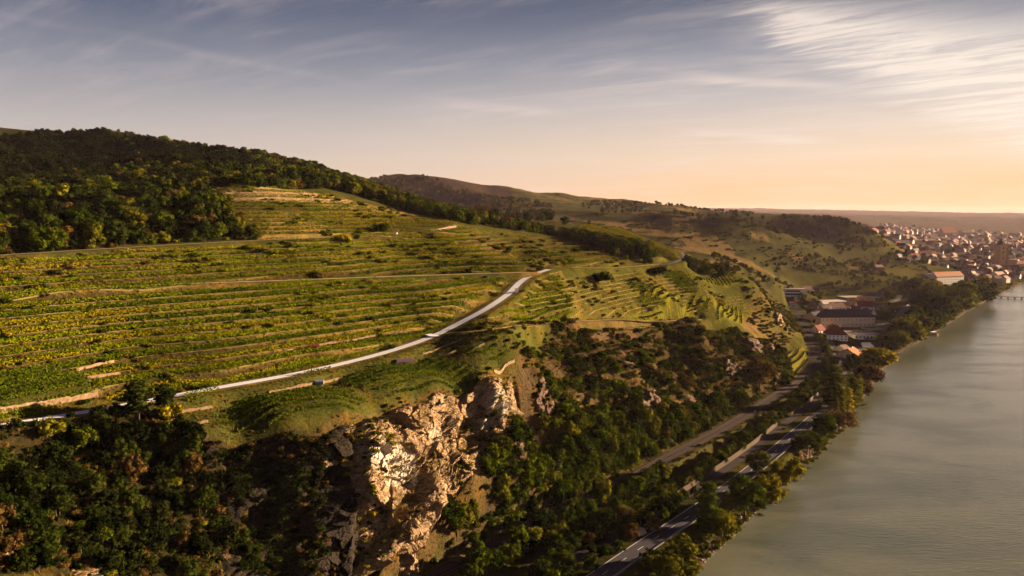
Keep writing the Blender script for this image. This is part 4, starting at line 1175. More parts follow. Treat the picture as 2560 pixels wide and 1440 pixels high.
# bushes on the terrace banks
def bank_bushes(poly, n, hr, mix, where):
    p = np.array(poly); lo, hi = p.min(0), p.max(0); c = 0; tries = 0
    while c < n and tries < n * 400:
        tries += 1
        x, y = rng.uniform(lo[0], hi[0]), rng.uniform(lo[1], hi[1])
        if not inpoly(np.array([x]), np.array([y]), poly)[0] or near_way(np.array([x]), np.array([y]), 1.6)[0]: continue
        f = float(gheight(WF, np.array([x]), np.array([y]))[0]) / STEP; f -= math.floor(f)
        if not (0.55 < f < 0.98) or vnoise(np.array([x / 28.0]), np.array([y / 28.0]))[0] < -0.25 + 0.3 * rng.random(): continue
        for k in range(int(rng.integers(1, 4))):
            leaf = pick(mix); plant('bush', x + rng.normal(0, 2.0), y + rng.normal(0, .9), rng.uniform(*hr), leaf, None, 'bushes on the banks %s' % where, 'terrace', rng.uniform(.9, 1.6), place='on a bank ' + where); c += 1
bank_bushes(A_V1, 300, (1.2, 2.8), dict(dark_leaf=3, olive_leaf=2.5, russet_leaf=2, gold_leaf=1), 'between the two lower lanes')
bank_bushes(A_V2, 420, (1.4, 3.6), dict(dark_leaf=3, olive_leaf=2.5, russet_leaf=2, gold_leaf=1), 'below the upper lane')
bank_bushes(A_V3, 110, (1.5, 3.2), dict(dark_leaf=3, olive_leaf=3), 'of the bright upper vineyard')
bank_bushes(A_V4, 260, (1.2, 2.8), dict(dark_leaf=2, olive_leaf=3, gold_leaf=1.5, russet_leaf=1), 'right of the climbing track')
bank_bushes(A_V5, 50, (1.5, 3.2), dict(dark_leaf=3, olive_leaf=3), 'near the hill crest')
# strip of trees between the railway and the side road, and the river bank
along_way(W_RAIL, 8.5, 24, 80, 4.0, 'tree', (7, 11), dict(dark_leaf=3, mid_leaf=3, olive_leaf=1.5), 'at the cliff foot', 'lowwood', 1.5)
along_way(W_RAIL, 13.5, 42, 80, 4.0, 'tree', (6, 10), dict(dark_leaf=3, mid_leaf=3, olive_leaf=1.5), 'at the cliff foot', 'lowwood', 2.0)
along_way(W_RAIL, 18, 45, 75, 5.0, 'tree', (5, 9), dict(dark_leaf=3, mid_leaf=3, olive_leaf=1.5), 'at the cliff foot', 'lowwood', 2.0)
along_way(W_RAIL, -8.0, 0, 75, 3.6, 'tree', (6, 10), dict(dark_leaf=3, mid_leaf=3, olive_leaf=1.5), 'on the river side of the railway', 'lowwood', 1.2)
along_way(W_RAIL, -6.5, 60, 190, 2.6, 'bush', (.7, 1.5), dict(dark_leaf=2, mid_leaf=3, olive_leaf=2), 'on the river side of the railway', 'lowwood', .8, wr=(1.0, 1.6))
along_way(W_RAIL, 9.0, 80, 175, 4.0, 'bush', (1.2, 2.8), dict(dark_leaf=2, mid_leaf=3, olive_leaf=3), 'beside the railway', 'lowwood', 2.0)
nR = len(W_ROAD.q); nW = len(W_SIDE.q)
MG = dict(dark_leaf=2, mid_leaf=4, olive_leaf=2.5)
along_way(W_SIDE, 7.0, 6, nW - 6, 3.0, 'tree', (5.0, 7.5), MG, 'behind the tan wall', 'strip', 1.4, wr=(1.0, 1.4))
along_way(W_SIDE, 13, 4, 34, 5.0, 'tree', (5, 8), MG, 'behind the tan wall', 'strip', 2.0)
along_way(W_SIDE, 10.5, 4, nW - 6, 2.4, 'bush', (1.6, 3.2), MG, 'behind the tan wall', 'strip', 3.0)
along_way(W_ROAD, 7.0, 0, 55, 6.0, 'tree', (5, 8), dict(dark_leaf=4, mid_leaf=2, russet_leaf=1), 'left of the road at the bottom', 'strip', 1.5)
along_way(W_ROAD, 16.0, 0, 30, 4.0, 'tree', (6, 9), dict(dark_leaf=4, mid_leaf=2, russet_leaf=1), 'left of the road at the bottom', 'strip', 3.5)
along_way(W_ROAD, 7.5, 20, 190, 14.0, 'bush', (1.0, 1.8), MG, 'on the strip between the two roads', 'strip', .8)
GB = dict(olive_leaf=3, gold_leaf=2.5, mid_leaf=3)
along_way(W_ROAD, -11.5, 5, 175, 3.0, 'bush', (.8, 1.9), dict(olive_leaf=3, gold_leaf=2, mid_leaf=2, russet_leaf=1), 'on the river bank below the guard rail', 'bank', 2.0)
along_way(W_ROAD, -15.5, 10, 175, 2.4, 'bush', (1.4, 3.2), GB, 'at the water edge below the road', 'bank', 2.0)
BIG = [  # base u, v, height px, kind, leaf, width factor, label
 (1676,1448,118,'willow','olive_leaf',1.15,'big round yellow green willow beside the road at the bottom edge'),
 (1768,1330,130,'poplar','mid_leaf',1.9,'tall dark columnar poplar standing by the road, nearest the camera'),
 (1818,1292,64,'poplar','olive_leaf',2.0,'small slim poplar just right of the tall dark poplar'),
 (1805,1348,74,'willow','gold_leaf',.95,'golden rounded tree at the foot of the tall dark poplar'),
 (1862,1292,104,'tree','mid_leaf',1.35,'broad sunlit tree right of the small slim poplar'),
 (1918,1262,74,'willow','gold_leaf',1.0,'golden green tree leaning over the water beyond the broad tree'),
 (1965,1214,86,'willow','gold_leaf',.75,'bright golden tree standing above the stony bank'),
 (1897,1182,52,'tree','olive_leaf',1.4,'spreading tree whose crown overhangs the road'),
 (2018,1134,54,'willow','olive_leaf',1.25,'grey olive willow beyond the bright golden tree'),
 (2058,1100,64,'tree','mid_leaf',1.1,'green tree with golden edge before the grey willow'),
 (2096,1078,50,'willow','russet_leaf',1.4,'brownish willow hanging to the river before the slim poplars'),
 (2084,1020,100,'poplar','olive_leaf',2.3,'broad tall poplar left of the road near the bend'),
 (2103,1032,56,'poplar','olive_leaf',1.5,'slim poplar second in the riverside row'),
 (2118,1030,58,'poplar','gold_leaf',1.9,'yellow slim poplar third in the riverside row'),
 (2131,1018,70,'poplar','olive_leaf',2.0,'slim poplar fourth in the riverside row'),
 (2143,1004,64,'poplar','olive_leaf',1.7,'pointed slim poplar at the far end of the riverside row'),
 (2091,1036,40,'poplar','olive_leaf',1.3,'shortest slim poplar first in the riverside row'),
 (2154,996,44,'willow','russet_leaf',1.0,'small brown tree past the slim poplar row'),
 (2172,962,46,'willow','russet_leaf',1.35,'dark brownish willow under the big yellow tree'),
 (2188,934,62,'tree','gold_leaf',1.5,'big yellow tree at the river corner by the forecourt'),
 (2127,930,44,'tree','dark_leaf',1.1,'dark tree against the orange roofed house'),
 (2240,874,44,'willow','olive_leaf',1.2,'olive green willow beside the paved yard'),
 (2262,862,62,'willow','olive_leaf',1.2,'tall olive willow by the yard, second upstream'),
 (2290,846,56,'willow','olive_leaf',1.2,'olive willow next to the moored boat'),
 (2262,836,40,'tree','olive_leaf',1.3,'round olive tree behind the riverside willows'),
 (2318,826,60,'willow','mid_leaf',1.3,'mid green willow above the moored boat'),
 (2350,806,66,'tree','dark_leaf',1.3,'dark rounded tree on the bank past the boat'),
 (2378,790,66,'willow','olive_leaf',1.2,'olive tree on the bank halfway to the jetty'),
 (2405,772,62,'tree','mid_leaf',1.3,'mid green tree farther along the bank'),
 (2432,760,56,'willow','dark_leaf',1.2,'dark bank tree near the far bend'),
 (2456,750,48,'tree','olive_leaf',1.3,'last olive bank tree before the jetty'),
 (2300,772,46,'tree','dark_leaf',1.4,'dark tree behind the car park'),
 (2335,760,52,'tree','gold_leaf',1.2,'yellowish tree standing among the dark bank trees'),
 (2285,740,40,'tree','dark_leaf',1.4,'dark tree above the curved road end'),
 (352,1058,96,'pine','dark_leaf',1.7,'taller dark pine standing beside the pale track'),
 (410,1048,78,'pine','dark_leaf',1.6,'second dark pine just right of the taller pine'),
 (425,1046,50,'bush','gold_leaf',.9,'golden shrub against the second pine'),
 (1900,968,70,'tree','russet_leaf',1.1,'thin grey tree with pale trunk under the crag'),
 (860,606,30,'bush','gold_leaf',1.2,'pale yellow shrub on the upper lane'),
 (1505,705,36,'bush','dark_leaf',1.5,'large dark round bush alone among the right terraces'),
 (1648,690,36,'bush','dark_leaf',1.6,'dark bush by the striped plots'),
 (1411,566,26,'tree','dark_leaf',1.0,'dark conical tree on the crest line'),
 (952,582,34,'bush','dark_leaf',1.4,'dark bush left of the stone hut'),
 (130,1085,46,'bush','olive_leaf',1.2,'sunlit shrub leaning over the track at left'),
]
for u, v, hp, kind, leaf, wf, lab in BIG:
    c = hit(u, v); D = math.hypot(c[0], c[1])
    plant(kind, c[0], c[1], hp * D / F_PX, leaf, lab, None, 'single', wf, must=True)
for k in range(150):
    t = rng.random() * 8 + 9; i = min(int(t), len(BANK) - 2); f = t - i
    p = BANK[i] * (1 - f) + BANK[i + 1] * f; d = (BANK[i + 1] - BANK[i]) / np.linalg.norm(BANK[i + 1] - BANK[i]); o = rng.uniform(2, 9); leaf = pick(dict(dark_leaf=2, mid_leaf=2, olive_leaf=3, russet_leaf=1))
    plant('bush', p[0] - d[1] * o, p[1] + d[0] * o, rng.uniform(1.8, 5), leaf, None, 'bushes on the far river bank', 'village', rng.uniform(.9, 1.5), place='on the far river bank')
for k in range(110):
    i, j = int(rng.integers(6, 85)), int(rng.integers(12, CLIFF.shape[1] - 10)); c = CLIFF[i, j]
    plant('bush', c[0], c[1], rng.uniform(.8, 2.2), pick(dict(gold_leaf=1, olive_leaf=3, russet_leaf=2, dark_leaf=1.5)), None, 'scrub on the left shoulder of the quarry', 'cliff', 1.2, z=float(c[2]) - .2, place='on the quarry shoulder')
for off, a in ((12, 14), (16, 20), (21, 26), (26, 32)):
    along_way(W_RAIL, off, a, 78, 2.2, 'bush', (1.2, 3.0), dict(dark_leaf=4, mid_leaf=2, olive_leaf=1.5, russet_leaf=1), 'at the cliff foot', 'lowwood', 2.0)
for u, v in ((870,1130),(890,1180),(905,1215),(880,1250),(915,1270),(935,1300),(895,1310),(870,1200),(900,1100),(860,1160),(925,1240)):
    c = hit(u, v); plant('bush', c[0], c[1], rng.uniform(1.6, 2.8), pick(dict(gold_leaf=2, olive_leaf=2)), None, 'golden scrub on the left shoulder of the quarry', 'cliff', 1.2, z=c[2] + 1.2, place='on the quarry shoulder')
# riverside wood further on and trees round the village
bankwood = area((2205,880),(2222,838),(2262,800),(2310,770),(2350,740),(2400,716),(2470,722),(2476,744),(2420,772),(2330,830),(2290,852),(2243,878))
YARD = area((2150,800),(2222,796),(2240,750),(2262,742),(2302,745),(2300,772),(2272,800),(2226,832),(2196,856),(2150,860))
scatter(bankwood, 80, 'willow', (7, 13), dict(dark_leaf=2, mid_leaf=2, olive_leaf=3.5, russet_leaf=.7), 'in the riverside wood beyond the boat', 'village', wr=(1.0, 1.4), extra=4, avoid=[YARD])
vill = area((1985,765),(2010,730),(2070,725),(2190,728),(2300,700),(2420,690),(2420,712),(2330,745),(2250,800),(2200,815),(2060,812),(2040,830),(2030,800),(2010,780))
VB = [area((2050,745),(2062,728),(2180,728),(2195,790),(2190,822),(2050,822)), area((1960,745),(1962,715),(2035,715),(2035,745))]
scatter(vill, 210, 'tree', (5, 11), dict(dark_leaf=3, mid_leaf=3, olive_leaf=2, russet_leaf=1), 'among the village houses', 'village', extra=3, avoid=VB + [YARD])
gard = area((2030,840),(2060,830),(2085,890),(2100,930),(2095,970),(2060,990),(2000,1000),(1960,1020),(2030,950),(2054,900),(2050,870))
scatter(gard, 45, 'tree', (4, 8), MG, 'inside the railway bend', 'village', extra=2.0)
scatter(gard, 40, 'bush', (2, 3.5), MG, 'inside the railway bend', 'village', extra=2.0)
nose = area((1860,800),(1900,735),(1950,760),(1985,790),(2010,850),(1960,870))
scatter(nose, 9, 'bush', (1.2, 3.2), dict(dark_leaf=2.5, olive_leaf=3, gold_leaf=1, mid_leaf=2, russet_leaf=1.5), 'on the outermost nose of the hill', 'scrub', .12, 12)
scatter(area((1800,690),(1900,716),(1960,765),(1995,800),(2012,860),(1960,868),(1880,812),(1880,760),(1850,715)), 15, 'bush', (1.2, 3.2), dict(dark_leaf=2.5, olive_leaf=3, mid_leaf=2, russet_leaf=1.5), 'on the outermost nose of the hill', 'scrub', .2, 16, avoid=[PR4, PR7])
scatter(area((1055,1440),(1105,1305),(1200,1215),(1262,1110),(1320,1080),(1400,1150),(1300,1330),(1150,1400)), 7, 'bush', (1.2, 2.8), dict(dark_leaf=3, mid_leaf=2, olive_leaf=2, russet_leaf=1), 'at the cliff foot', 'lowwood', .15, 10)
slope2 = area((1700,640),(1850,640),(2000,640),(2250,640),(2330,680),(2200,720),(1980,725),(1930,735),(1900,715),(1850,690),(1760,660))
scatter(slope2, 120, 'tree', (3, 8), dict(dark_leaf=3, mid_leaf=2, olive_leaf=2.5, russet_leaf=1), 'in the hedges of the side valley', 'far', .42, 60)
gorge = area((1500,620),(1640,655),(1700,668),(1760,660),(1900,715),(1850,690),(1760,690),(1650,664),(1500,640))
scatter(gorge, 60, 'tree', (5, 10), DK, 'in the hollow behind the crest', 'far')
spur = area((1450,560),(1540,570),(1640,605),(1700,630),(1690,650),(1560,605),(1440,580))
scatter(spur, 400, 'bush', (2, 4), DK, 'on the next spur', 'far')
farslope = area((1480,540),(1900,560),(2060,615),(2000,650),(1850,640),(1700,600),(1500,590))
scatter(farslope, 260, 'bush', (2, 5), DK, 'on the shaded far slope', 'far', .3, 60, wr=(1, 2.2))
dnose = area((1840,548),(2080,550),(2200,594),(2250,628),(2100,640),(2000,600))
scatter(dnose, 330, 'tree', (5, 10), DK, 'on the far wooded nose', 'far', .35, 80)
hillA = area((885,456),(950,440),(1050,446),(1130,474),(1250,496),(1380,516),(1400,560),(1200,548),(1100,515))
scatter(hillA, 380, 'tree', (8, 13), dict(dark_leaf=4, russet_leaf=2, olive_leaf=1), 'on the high hill behind', 'far', .3, 150)
hillC = area((1440,512),(1480,505),(1600,508),(1700,516),(1800,529),(1900,539),(1850,545),(1700,534),(1500,532))
scatter(hillC, 1200, 'tree', (8, 14), dict(dark_leaf=4, russet_leaf=1, olive_leaf=1), 'on the distant crest', 'far', .3, 150)
for line, n in ((((950,436),(1050,443),(1130,473),(1250,494),(1380,514)), 90), (((1480,503),(1600,506),(1700,514),(1800,527),(1900,537)), 70), (((1700,536),(1850,557),(1950,582),(2050,612)), 40), (((1850,548),(2000,543),(2080,548),(2150,567),(2200,592)), 60)):
    rr = np.array(hits([(u, v + 2) for u, v in line]))
    for k in range(n):
        t = rng.random() * (len(rr) - 1); i = int(t); p = rr[i] * (1 - t + i) + rr[i + 1] * (t - i); leaf = pick(DK)
        plant('tree', p[0] + rng.normal(0, 8), p[1] + rng.normal(0, 14), rng.uniform(7, 13), leaf, None, 'trees on the distant skyline', 'far', rng.uniform(.9, 1.5), place='on the distant skyline')
town_t = area((2230,645),(2300,605),(2560,600),(2560,690),(2440,705),(2330,690))
scatter(town_t, 1500, 'tree', (7, 13), dict(dark_leaf=4, mid_leaf=2, russet_leaf=1), 'between the houses of the old town', 'far', wr=(1.0, 1.6))

# ground heights, sizes, which of them the photo shows largest
px_, py_ = np.array([p['x'] for p in PLANTS]), np.array([p['y'] for p in PLANTS])
pz_ = gz(px_, py_)
dist = np.hypot(px_, py_)
U = 1280 + F_PX * px_ / (py_ * CP + (H - pz_) * SP)
cand = {'tree': [], 'bush': []}
for i, p in enumerate(PLANTS):
    if p['z'] is None: p['z'] = float(pz_[i])
    p['z'] -= 0.06 * p['h'] if p['kind'] == 'bush' else 0.0
    p['size'] = p['h'] / max(60, dist[i])
    j = (math.atan2(p['x'], p['y']) - TT[0]) / (TT[1] - TT[0]); j = int(np.clip(j, 0, len(TT) - 1))
    k = np.searchsorted(RR, dist[i] - 4)
    zt = p['z'] + p['h'] * 0.8
    los = H + (zt - H) * RR[:k] / max(1, dist[i])
    v = 720 + F_PX * math.tan(math.atan2(H - zt, dist[i]) - PITCH)
    p['vis'] = bool((-20 < U[i] < 2580) and (v < 1436) and (k < 3 or np.all(ZG[:k, j] <= los + 0.3)))
    if p['vis']: cand['bush' if p['kind'] == 'bush' else 'tree'].append(i)
single = set(i for i, p in enumerate(PLANTS) if p['must'])
for kk in ('tree', 'bush'):
    left = [i for i in cand[kk] if i not in single]; left.sort(key=lambda i: -PLANTS[i]['size'])
    have = sum(1 for i in single if ('bush' if PLANTS[i]['kind'] == 'bush' else 'tree') == kk)
    single |= set(left[:max(0, 298 - have)])
# a description of its own for each: look, neighbour, place
USED = set()
VV = 720 + F_PX * np.tan(np.arctan2(H - (pz_ + .5 * np.array([p['h'] for p in PLANTS])), dist) - PITCH)
sl = sorted(single); sxy = np.array([(U[i], VV[i]) for i in sl])
by = {}
for i in sl: by.setdefault(PLANTS[i]['group'], []).append(i)
def sizeword(i):
    hs = sorted(PLANTS[j]['h'] for j in by[PLANTS[i]['group']]); q = np.searchsorted(hs, PLANTS[i]['h']) / max(1, len(hs))
    return 'small' if q < .34 else ('middling' if q < .67 else 'tall' if PLANTS[i]['kind'] != 'bush' else 'large')
def look(i, size=True):
    p = PLANTS[i]; return ((sizeword(i) + ' ') if size and not p['must'] else '') + WORD[p['leaf']] + ' ' + {'tree': 'tree', 'bush': 'bush', 'willow': 'willow', 'pine': 'pine', 'poplar': 'poplar'}[p['kind']]
def third(vals, x, words):
    lo, hi = np.percentile(vals, 33), np.percentile(vals, 67); return words[0] if x < lo else (words[2] if x > hi else words[1])
for k, i in enumerate(sl):
    p = PLANTS[i]
    if p['label']: continue
    g_ = by[p['group']]; d = np.hypot(sxy[:, 0] - U[i], sxy[:, 1] - VV[i]); d[k] = 1e9; near_ = np.argsort(d)[:7]
    zone = third([U[j] for j in g_], U[i], ('left', 'middle', 'right')); row = third([VV[j] for j in g_], VV[i], ('upper', 'mid', 'lower'))
    short = p['place']
    for nb in (sl[int(q)] for q in near_):
        rel = ('left of' if U[i] < U[nb] else 'right of') if abs(U[i] - U[nb]) > abs(VV[i] - VV[nb]) else ('above' if VV[i] < VV[nb] else 'below')
        lab = '%s just %s %s %s, %s %s %s' % (look(i), rel, 'an' if look(nb, False)[0] in 'aeiou' else 'a', look(nb, False), row, zone, short)
        lab = ' '.join(lab.split()[:16])
        if lab not in USED: break
    USED.add(lab); p['label'] = lab
NAMES = {'tree': 'broadleaf_tree', 'bush': 'bush', 'poplar': 'poplar_tree', 'willow': 'willow_tree', 'pine': 'pine_tree'}
for i in sorted(single):
    p = PLANTS[i]; me = crown_mesh(p['kind'], p['var'], p['leaf'])
    h, wf = p['h'], p['wf']
    if p['kind'] == 'bush':
        o = bpy.data.objects.new('bush', me); COL.objects.link(o)
        o.location = (p['x'], p['y'], p['z']); o.rotation_euler = (0, 0, p['rot']); o.scale = (h * wf, h * wf, h)
        tag(o, p['label'], 'bush', p['group'])
    else:
        o = empty(NAMES[p['kind']], (p['x'], p['y'], p['z']), p['rot']); o.scale = (h * wf, h * wf, h)
        tag(o, p['label'], 'tree', p['group'])
        for nm, d in (('crown', me), ('trunk', TRUNK[2 if p['kind'] in ('poplar', 'pine') else p['var'] % 2])):
            c = bpy.data.objects.new(nm, d); COL.objects.link(c); c.parent = o

# everything smaller: one mass per piece of country
def stuff(name, items, protos, label):
    """items: x, y, z, sx, sz, rot, index into protos"""
    pc = bpy.data.collections.new(name + '_kinds')
    for k, me in enumerate(protos):
        pc.objects.link(bpy.data.objects.new('%s_%03d' % (name, k), me))
    A = np.array(items, np.float32)
    o = mesh(name, A[:, :3], [])
    me = o.data
    for nm, colu in (('sx', 3), ('sz', 4), ('rz', 5)):
        at = me.attributes.new(nm, 'FLOAT', 'POINT'); at.data.foreach_set('value', np.ascontiguousarray(A[:, colu]))
    at = me.attributes.new('pick', 'INT', 'POINT'); at.data.foreach_set('value', A[:, 6].astype(np.int32))
    ng = bpy.data.node_groups.new(name, 'GeometryNodeTree')
    ng.interface.new_socket('Geometry', in_out='INPUT', socket_type='NodeSocketGeometry')
    ng.interface.new_socket('Geometry', in_out='OUTPUT', socket_type='NodeSocketGeometry')
    N, Lk = ng.nodes, ng.links
    gi, go = N.new('NodeGroupInput'), N.new('NodeGroupOutput')
    ci = N.new('GeometryNodeCollectionInfo'); ci.inputs['Collection'].default_value = pc
    ci.inputs['Separate Children'].default_value = True; ci.inputs['Reset Children'].default_value = True
    ip = N.new('GeometryNodeInstanceOnPoints'); ip.inputs['Pick Instance'].default_value = True
    def attr(nm, typ='FLOAT'):
        a = N.new('GeometryNodeInputNamedAttribute'); a.data_type = typ; a.inputs['Name'].default_value = nm; return a.outputs['Attribute']
    cx = N.new('ShaderNodeCombineXYZ'); Lk.new(attr('rz'), cx.inputs[2])
    cs = N.new('ShaderNodeCombineXYZ'); sxa = attr('sx'); Lk.new(sxa, cs.inputs[0]); Lk.new(sxa, cs.inputs[1]); Lk.new(attr('sz'), cs.inputs[2])
    Lk.new(gi.outputs[0], ip.inputs['Points']); Lk.new(ci.outputs[0], ip.inputs['Instance']); Lk.new(attr('pick', 'INT'), ip.inputs['Instance Index'])
    Lk.new(cx.outputs[0], ip.inputs['Rotation']); Lk.new(cs.outputs[0], ip.inputs['Scale']); Lk.new(ip.outputs[0], go.inputs[0])
    md = o.modifiers.new('spread', 'NODES'); md.node_group = ng
    tag(o, label, None, None, 'stuff')
    return o
REG = {'wood': ('hillside_woodland', 'mixed wood covering the hill at left'), 'ridge': ('ridge_woodland', 'belt of wood along the ridge'), 'gully': ('gully_thicket', 'dark thicket in the gully at bottom left'),
       'scrub': ('slope_scrub', 'dry scrub on the slope above the railway'), 'lowwood': ('railway_thicket', 'thicket between cliff and railway'), 'cliff': ('ledge_scrub', 'scrub on the cliff ledges'),
       'terrace': ('bank_scrub', 'low scrub on terrace banks'), 'strip': ('roadside_thicket', 'growth between railway and roads'), 'bank': ('riverbank_scrub', 'scrub on the river bank'),
       'village': ('village_greenery', 'trees and shrubs between village houses'), 'far': ('distant_woods', 'woods and hedges on the distant hills')}
for reg, (nm, lab) in REG.items():
    its, protos, ix = [], [], {}
    for i, p in enumerate(PLANTS):
        if i in single or p['region'] != reg: continue
        key = (p['kind'], p['var'] % 7, p['leaf'])
        if key not in ix: ix[key] = len(protos); protos.append(crown_mesh(*key))
        its.append((p['x'], p['y'], p['z'] - (0.12 * p['h'] if p['kind'] == 'tree' else 0), p['h'] * p['wf'], p['h'], p['rot'], ix[key]))
    if its: stuff(nm, its, protos, lab)
print('PLANTS', len(PLANTS), len(single))

# dry grass tufts on banks and verges, stones at the water line
def tuft(seed):
    r = np.random.default_rng(seed); n = 14
    a = r.random(n) * 6.28; rad = .25 * np.sqrt(r.random(n)); b = np.column_stack([rad * np.cos(a), rad * np.sin(a), np.zeros(n)])
    tip = b + np.column_stack([r.normal(0, .2, n), r.normal(0, .2, n), .35 + .5 * r.random(n)]); s = np.column_stack([np.cos(a + 1.5), np.sin(a + 1.5), 0 * a]) * .09
    V = np.stack([b - s, b + s, tip], 1).reshape(-1, 3); return tri_mesh('tuft', V, np.arange(n * 3).reshape(-1, 3), M['grass_blade'])
TUFT = [tuft(1), tuft(2), tuft(3)]
def tufts(name, polys, per, sr, lab, cond=None):
    its = []
    for poly in polys:
        p = np.array(poly); lo, hi = p.min(0), p.max(0); n = int((hi[0] - lo[0]) * (hi[1] - lo[1]) / per)
        x, y = rng.uniform(lo[0], hi[0], n), rng.uniform(lo[1], hi[1], n); k = inpoly(x, y, poly); x, y = x[k], y[k]
        if cond == 'bank':
            f = gheight(WF, x, y) / STEP; f -= np.floor(f); k = (f > .6) & (f < 1.0); x, y = x[k], y[k]
        k = ~near_way(x, y, .3); x, y = x[k], y[k]; z = gz(x, y); s = rng.uniform(*sr, len(x))
        its += list(zip(x, y, z, s, s * rng.uniform(.7, 1.3, len(x)), rng.random(len(x)) * 6.28, rng.integers(0, 3, len(x))))
    stuff(name, its, TUFT, lab)
tufts('bank_grass', [A_V1, A_V2, A_V4, A_V5], 2.6, (.7, 1.5), 'dry golden grass on the terrace banks', 'bank')
MEADOW = area((460,1010),(700,950),(960,890),(1110,838),(1240,822),(1290,905),(1100,960),(920,1010),(700,1068),(520,1085))
tufts('cliff_top_grass', [MEADOW], 1.3, (.5, 1.1), 'short grass around the cliff top plots')
tufts('meadow_grass', [A_V3, A_SP], 3.0, (.6, 1.3), 'short dry grass between the vine plots')
tufts('slope_grass', [A_SCRUB, A_CLIFF], 3.0, (.8, 1.7), 'dry grass on the scrub slope and cliff ledges')
tufts('gully_grass', [A_GULLY], 4.0, (.8, 1.6), 'dry grass in the gully')
r = np.random.default_rng(4); st = []
iv, fi = ico()
M['stone'] = simple('bank_stone', (0.10, 0.065, 0.042), 0.9, 1.0, 0.5)
ST = [tri_mesh('stone', iv * (1 + .22 * r.normal(size=len(iv)))[:, None] * np.array([.5, .4, .3]), fi, M['stone']) for _ in range(3)]
bq = BANK[2:17]; dd = np.append(0, np.cumsum(np.hypot(*np.diff(bq, axis=0).T)))
its = []
for s in np.arange(0, dd[-1], .35):
    o = rng.uniform(-.6, 3.0); i = min(len(bq) - 2, np.searchsorted(dd, s, 'right') - 1); t = (s - dd[i]) / (dd[i + 1] - dd[i])
    p = bq[i] * (1 - t) + bq[i + 1] * t; d = (bq[i + 1] - bq[i]) / np.linalg.norm(bq[i + 1] - bq[i]); x, y = p[0] - d[1] * o, p[1] + d[0] * o
    q = rng.uniform(.6, 2.0); its.append((x, y, max(-.1, g1(x, y)), q, q, rng.random() * 6.28, int(rng.integers(3))))
stuff('bank_stones', its, ST, 'stones of the river bank embankment')
# ------------------------------------------------------------------ vines: every row is a thing; leaves are small faces along it
def row_leaves(pts, hgt, wid, dens, size, r):
    d = np.append(0, np.cumsum(np.hypot(*np.diff(pts[:, :2], axis=0).T)))
    n = max(6, int(d[-1] * dens)); s = (np.arange(n) + r.random(n)) / n * d[-1]
    # vigour varies along the row
    vig = 0.75 + 0.35 * np.interp(s, np.linspace(0, d[-1], max(3, int(d[-1] / 3))), r.random(max(3, int(d[-1] / 3))))
    c = np.stack([np.interp(s, d, pts[:, k]) for k in range(3)], 1)
    tg = np.gradient(pts[:, :2], axis=0); tg /= np.linalg.norm(tg, axis=1)[:, None] + 1e-9
    nn = np.stack([np.interp(s, d, -tg[:, 1]), np.interp(s, d, tg[:, 0])], 1)
    lat = r.normal(0, wid * .45, n); up = 0.35 + (hgt - 0.35) * r.random(n) ** 0.8 * vig
    c[:, :2] += nn * lat[:, None]; c[:, 2] += up
    dirn = np.column_stack([nn * np.sign(lat)[:, None] * 0.8, 0.35 + 0 * lat]) + 0.55 * r.normal(size=(n, 3)); dirn /= np.linalg.norm(dirn, axis=1)[:, None]
    return leaf_quads(c, dirn, size * (0.8 + .4 * r.random(n)), r)
ROWS = []          # points, label, group, leaf, score, dist
def add_row(pts, label, group, leaf, hgt=1.8, wid=.8):
    D = float(np.hypot(pts[:, 0], pts[:, 1]).mean()); L = float(np.hypot(*np.diff(pts[:, :2], axis=0).T).sum())
    if L < 3: return
    jp = np.nonzero(np.hypot(*np.diff(pts[:, :2], axis=0).T) > 2.2)[0]
    if len(jp):
        for q in np.split(pts, jp + 1):
            if len(q) > 4: add_row(q, label, group, leaf, hgt, wid)
        return
    ROWS.append((pts, label, group, leaf, L / D * (300 / D), D, hgt, wid))
ONES = 'first second third fourth fifth sixth seventh eighth ninth tenth eleventh twelfth thirteenth fourteenth fifteenth sixteenth seventeenth eighteenth nineteenth twentieth'.split()
def nth(n):
    return ONES[n] if n < 20 else ('twenty thirty forty fifty'.split()[min(3, n // 10 - 2)] + '-' + ONES[n % 10]) if n % 10 < 9 else 'next ' + nth(n - 1)
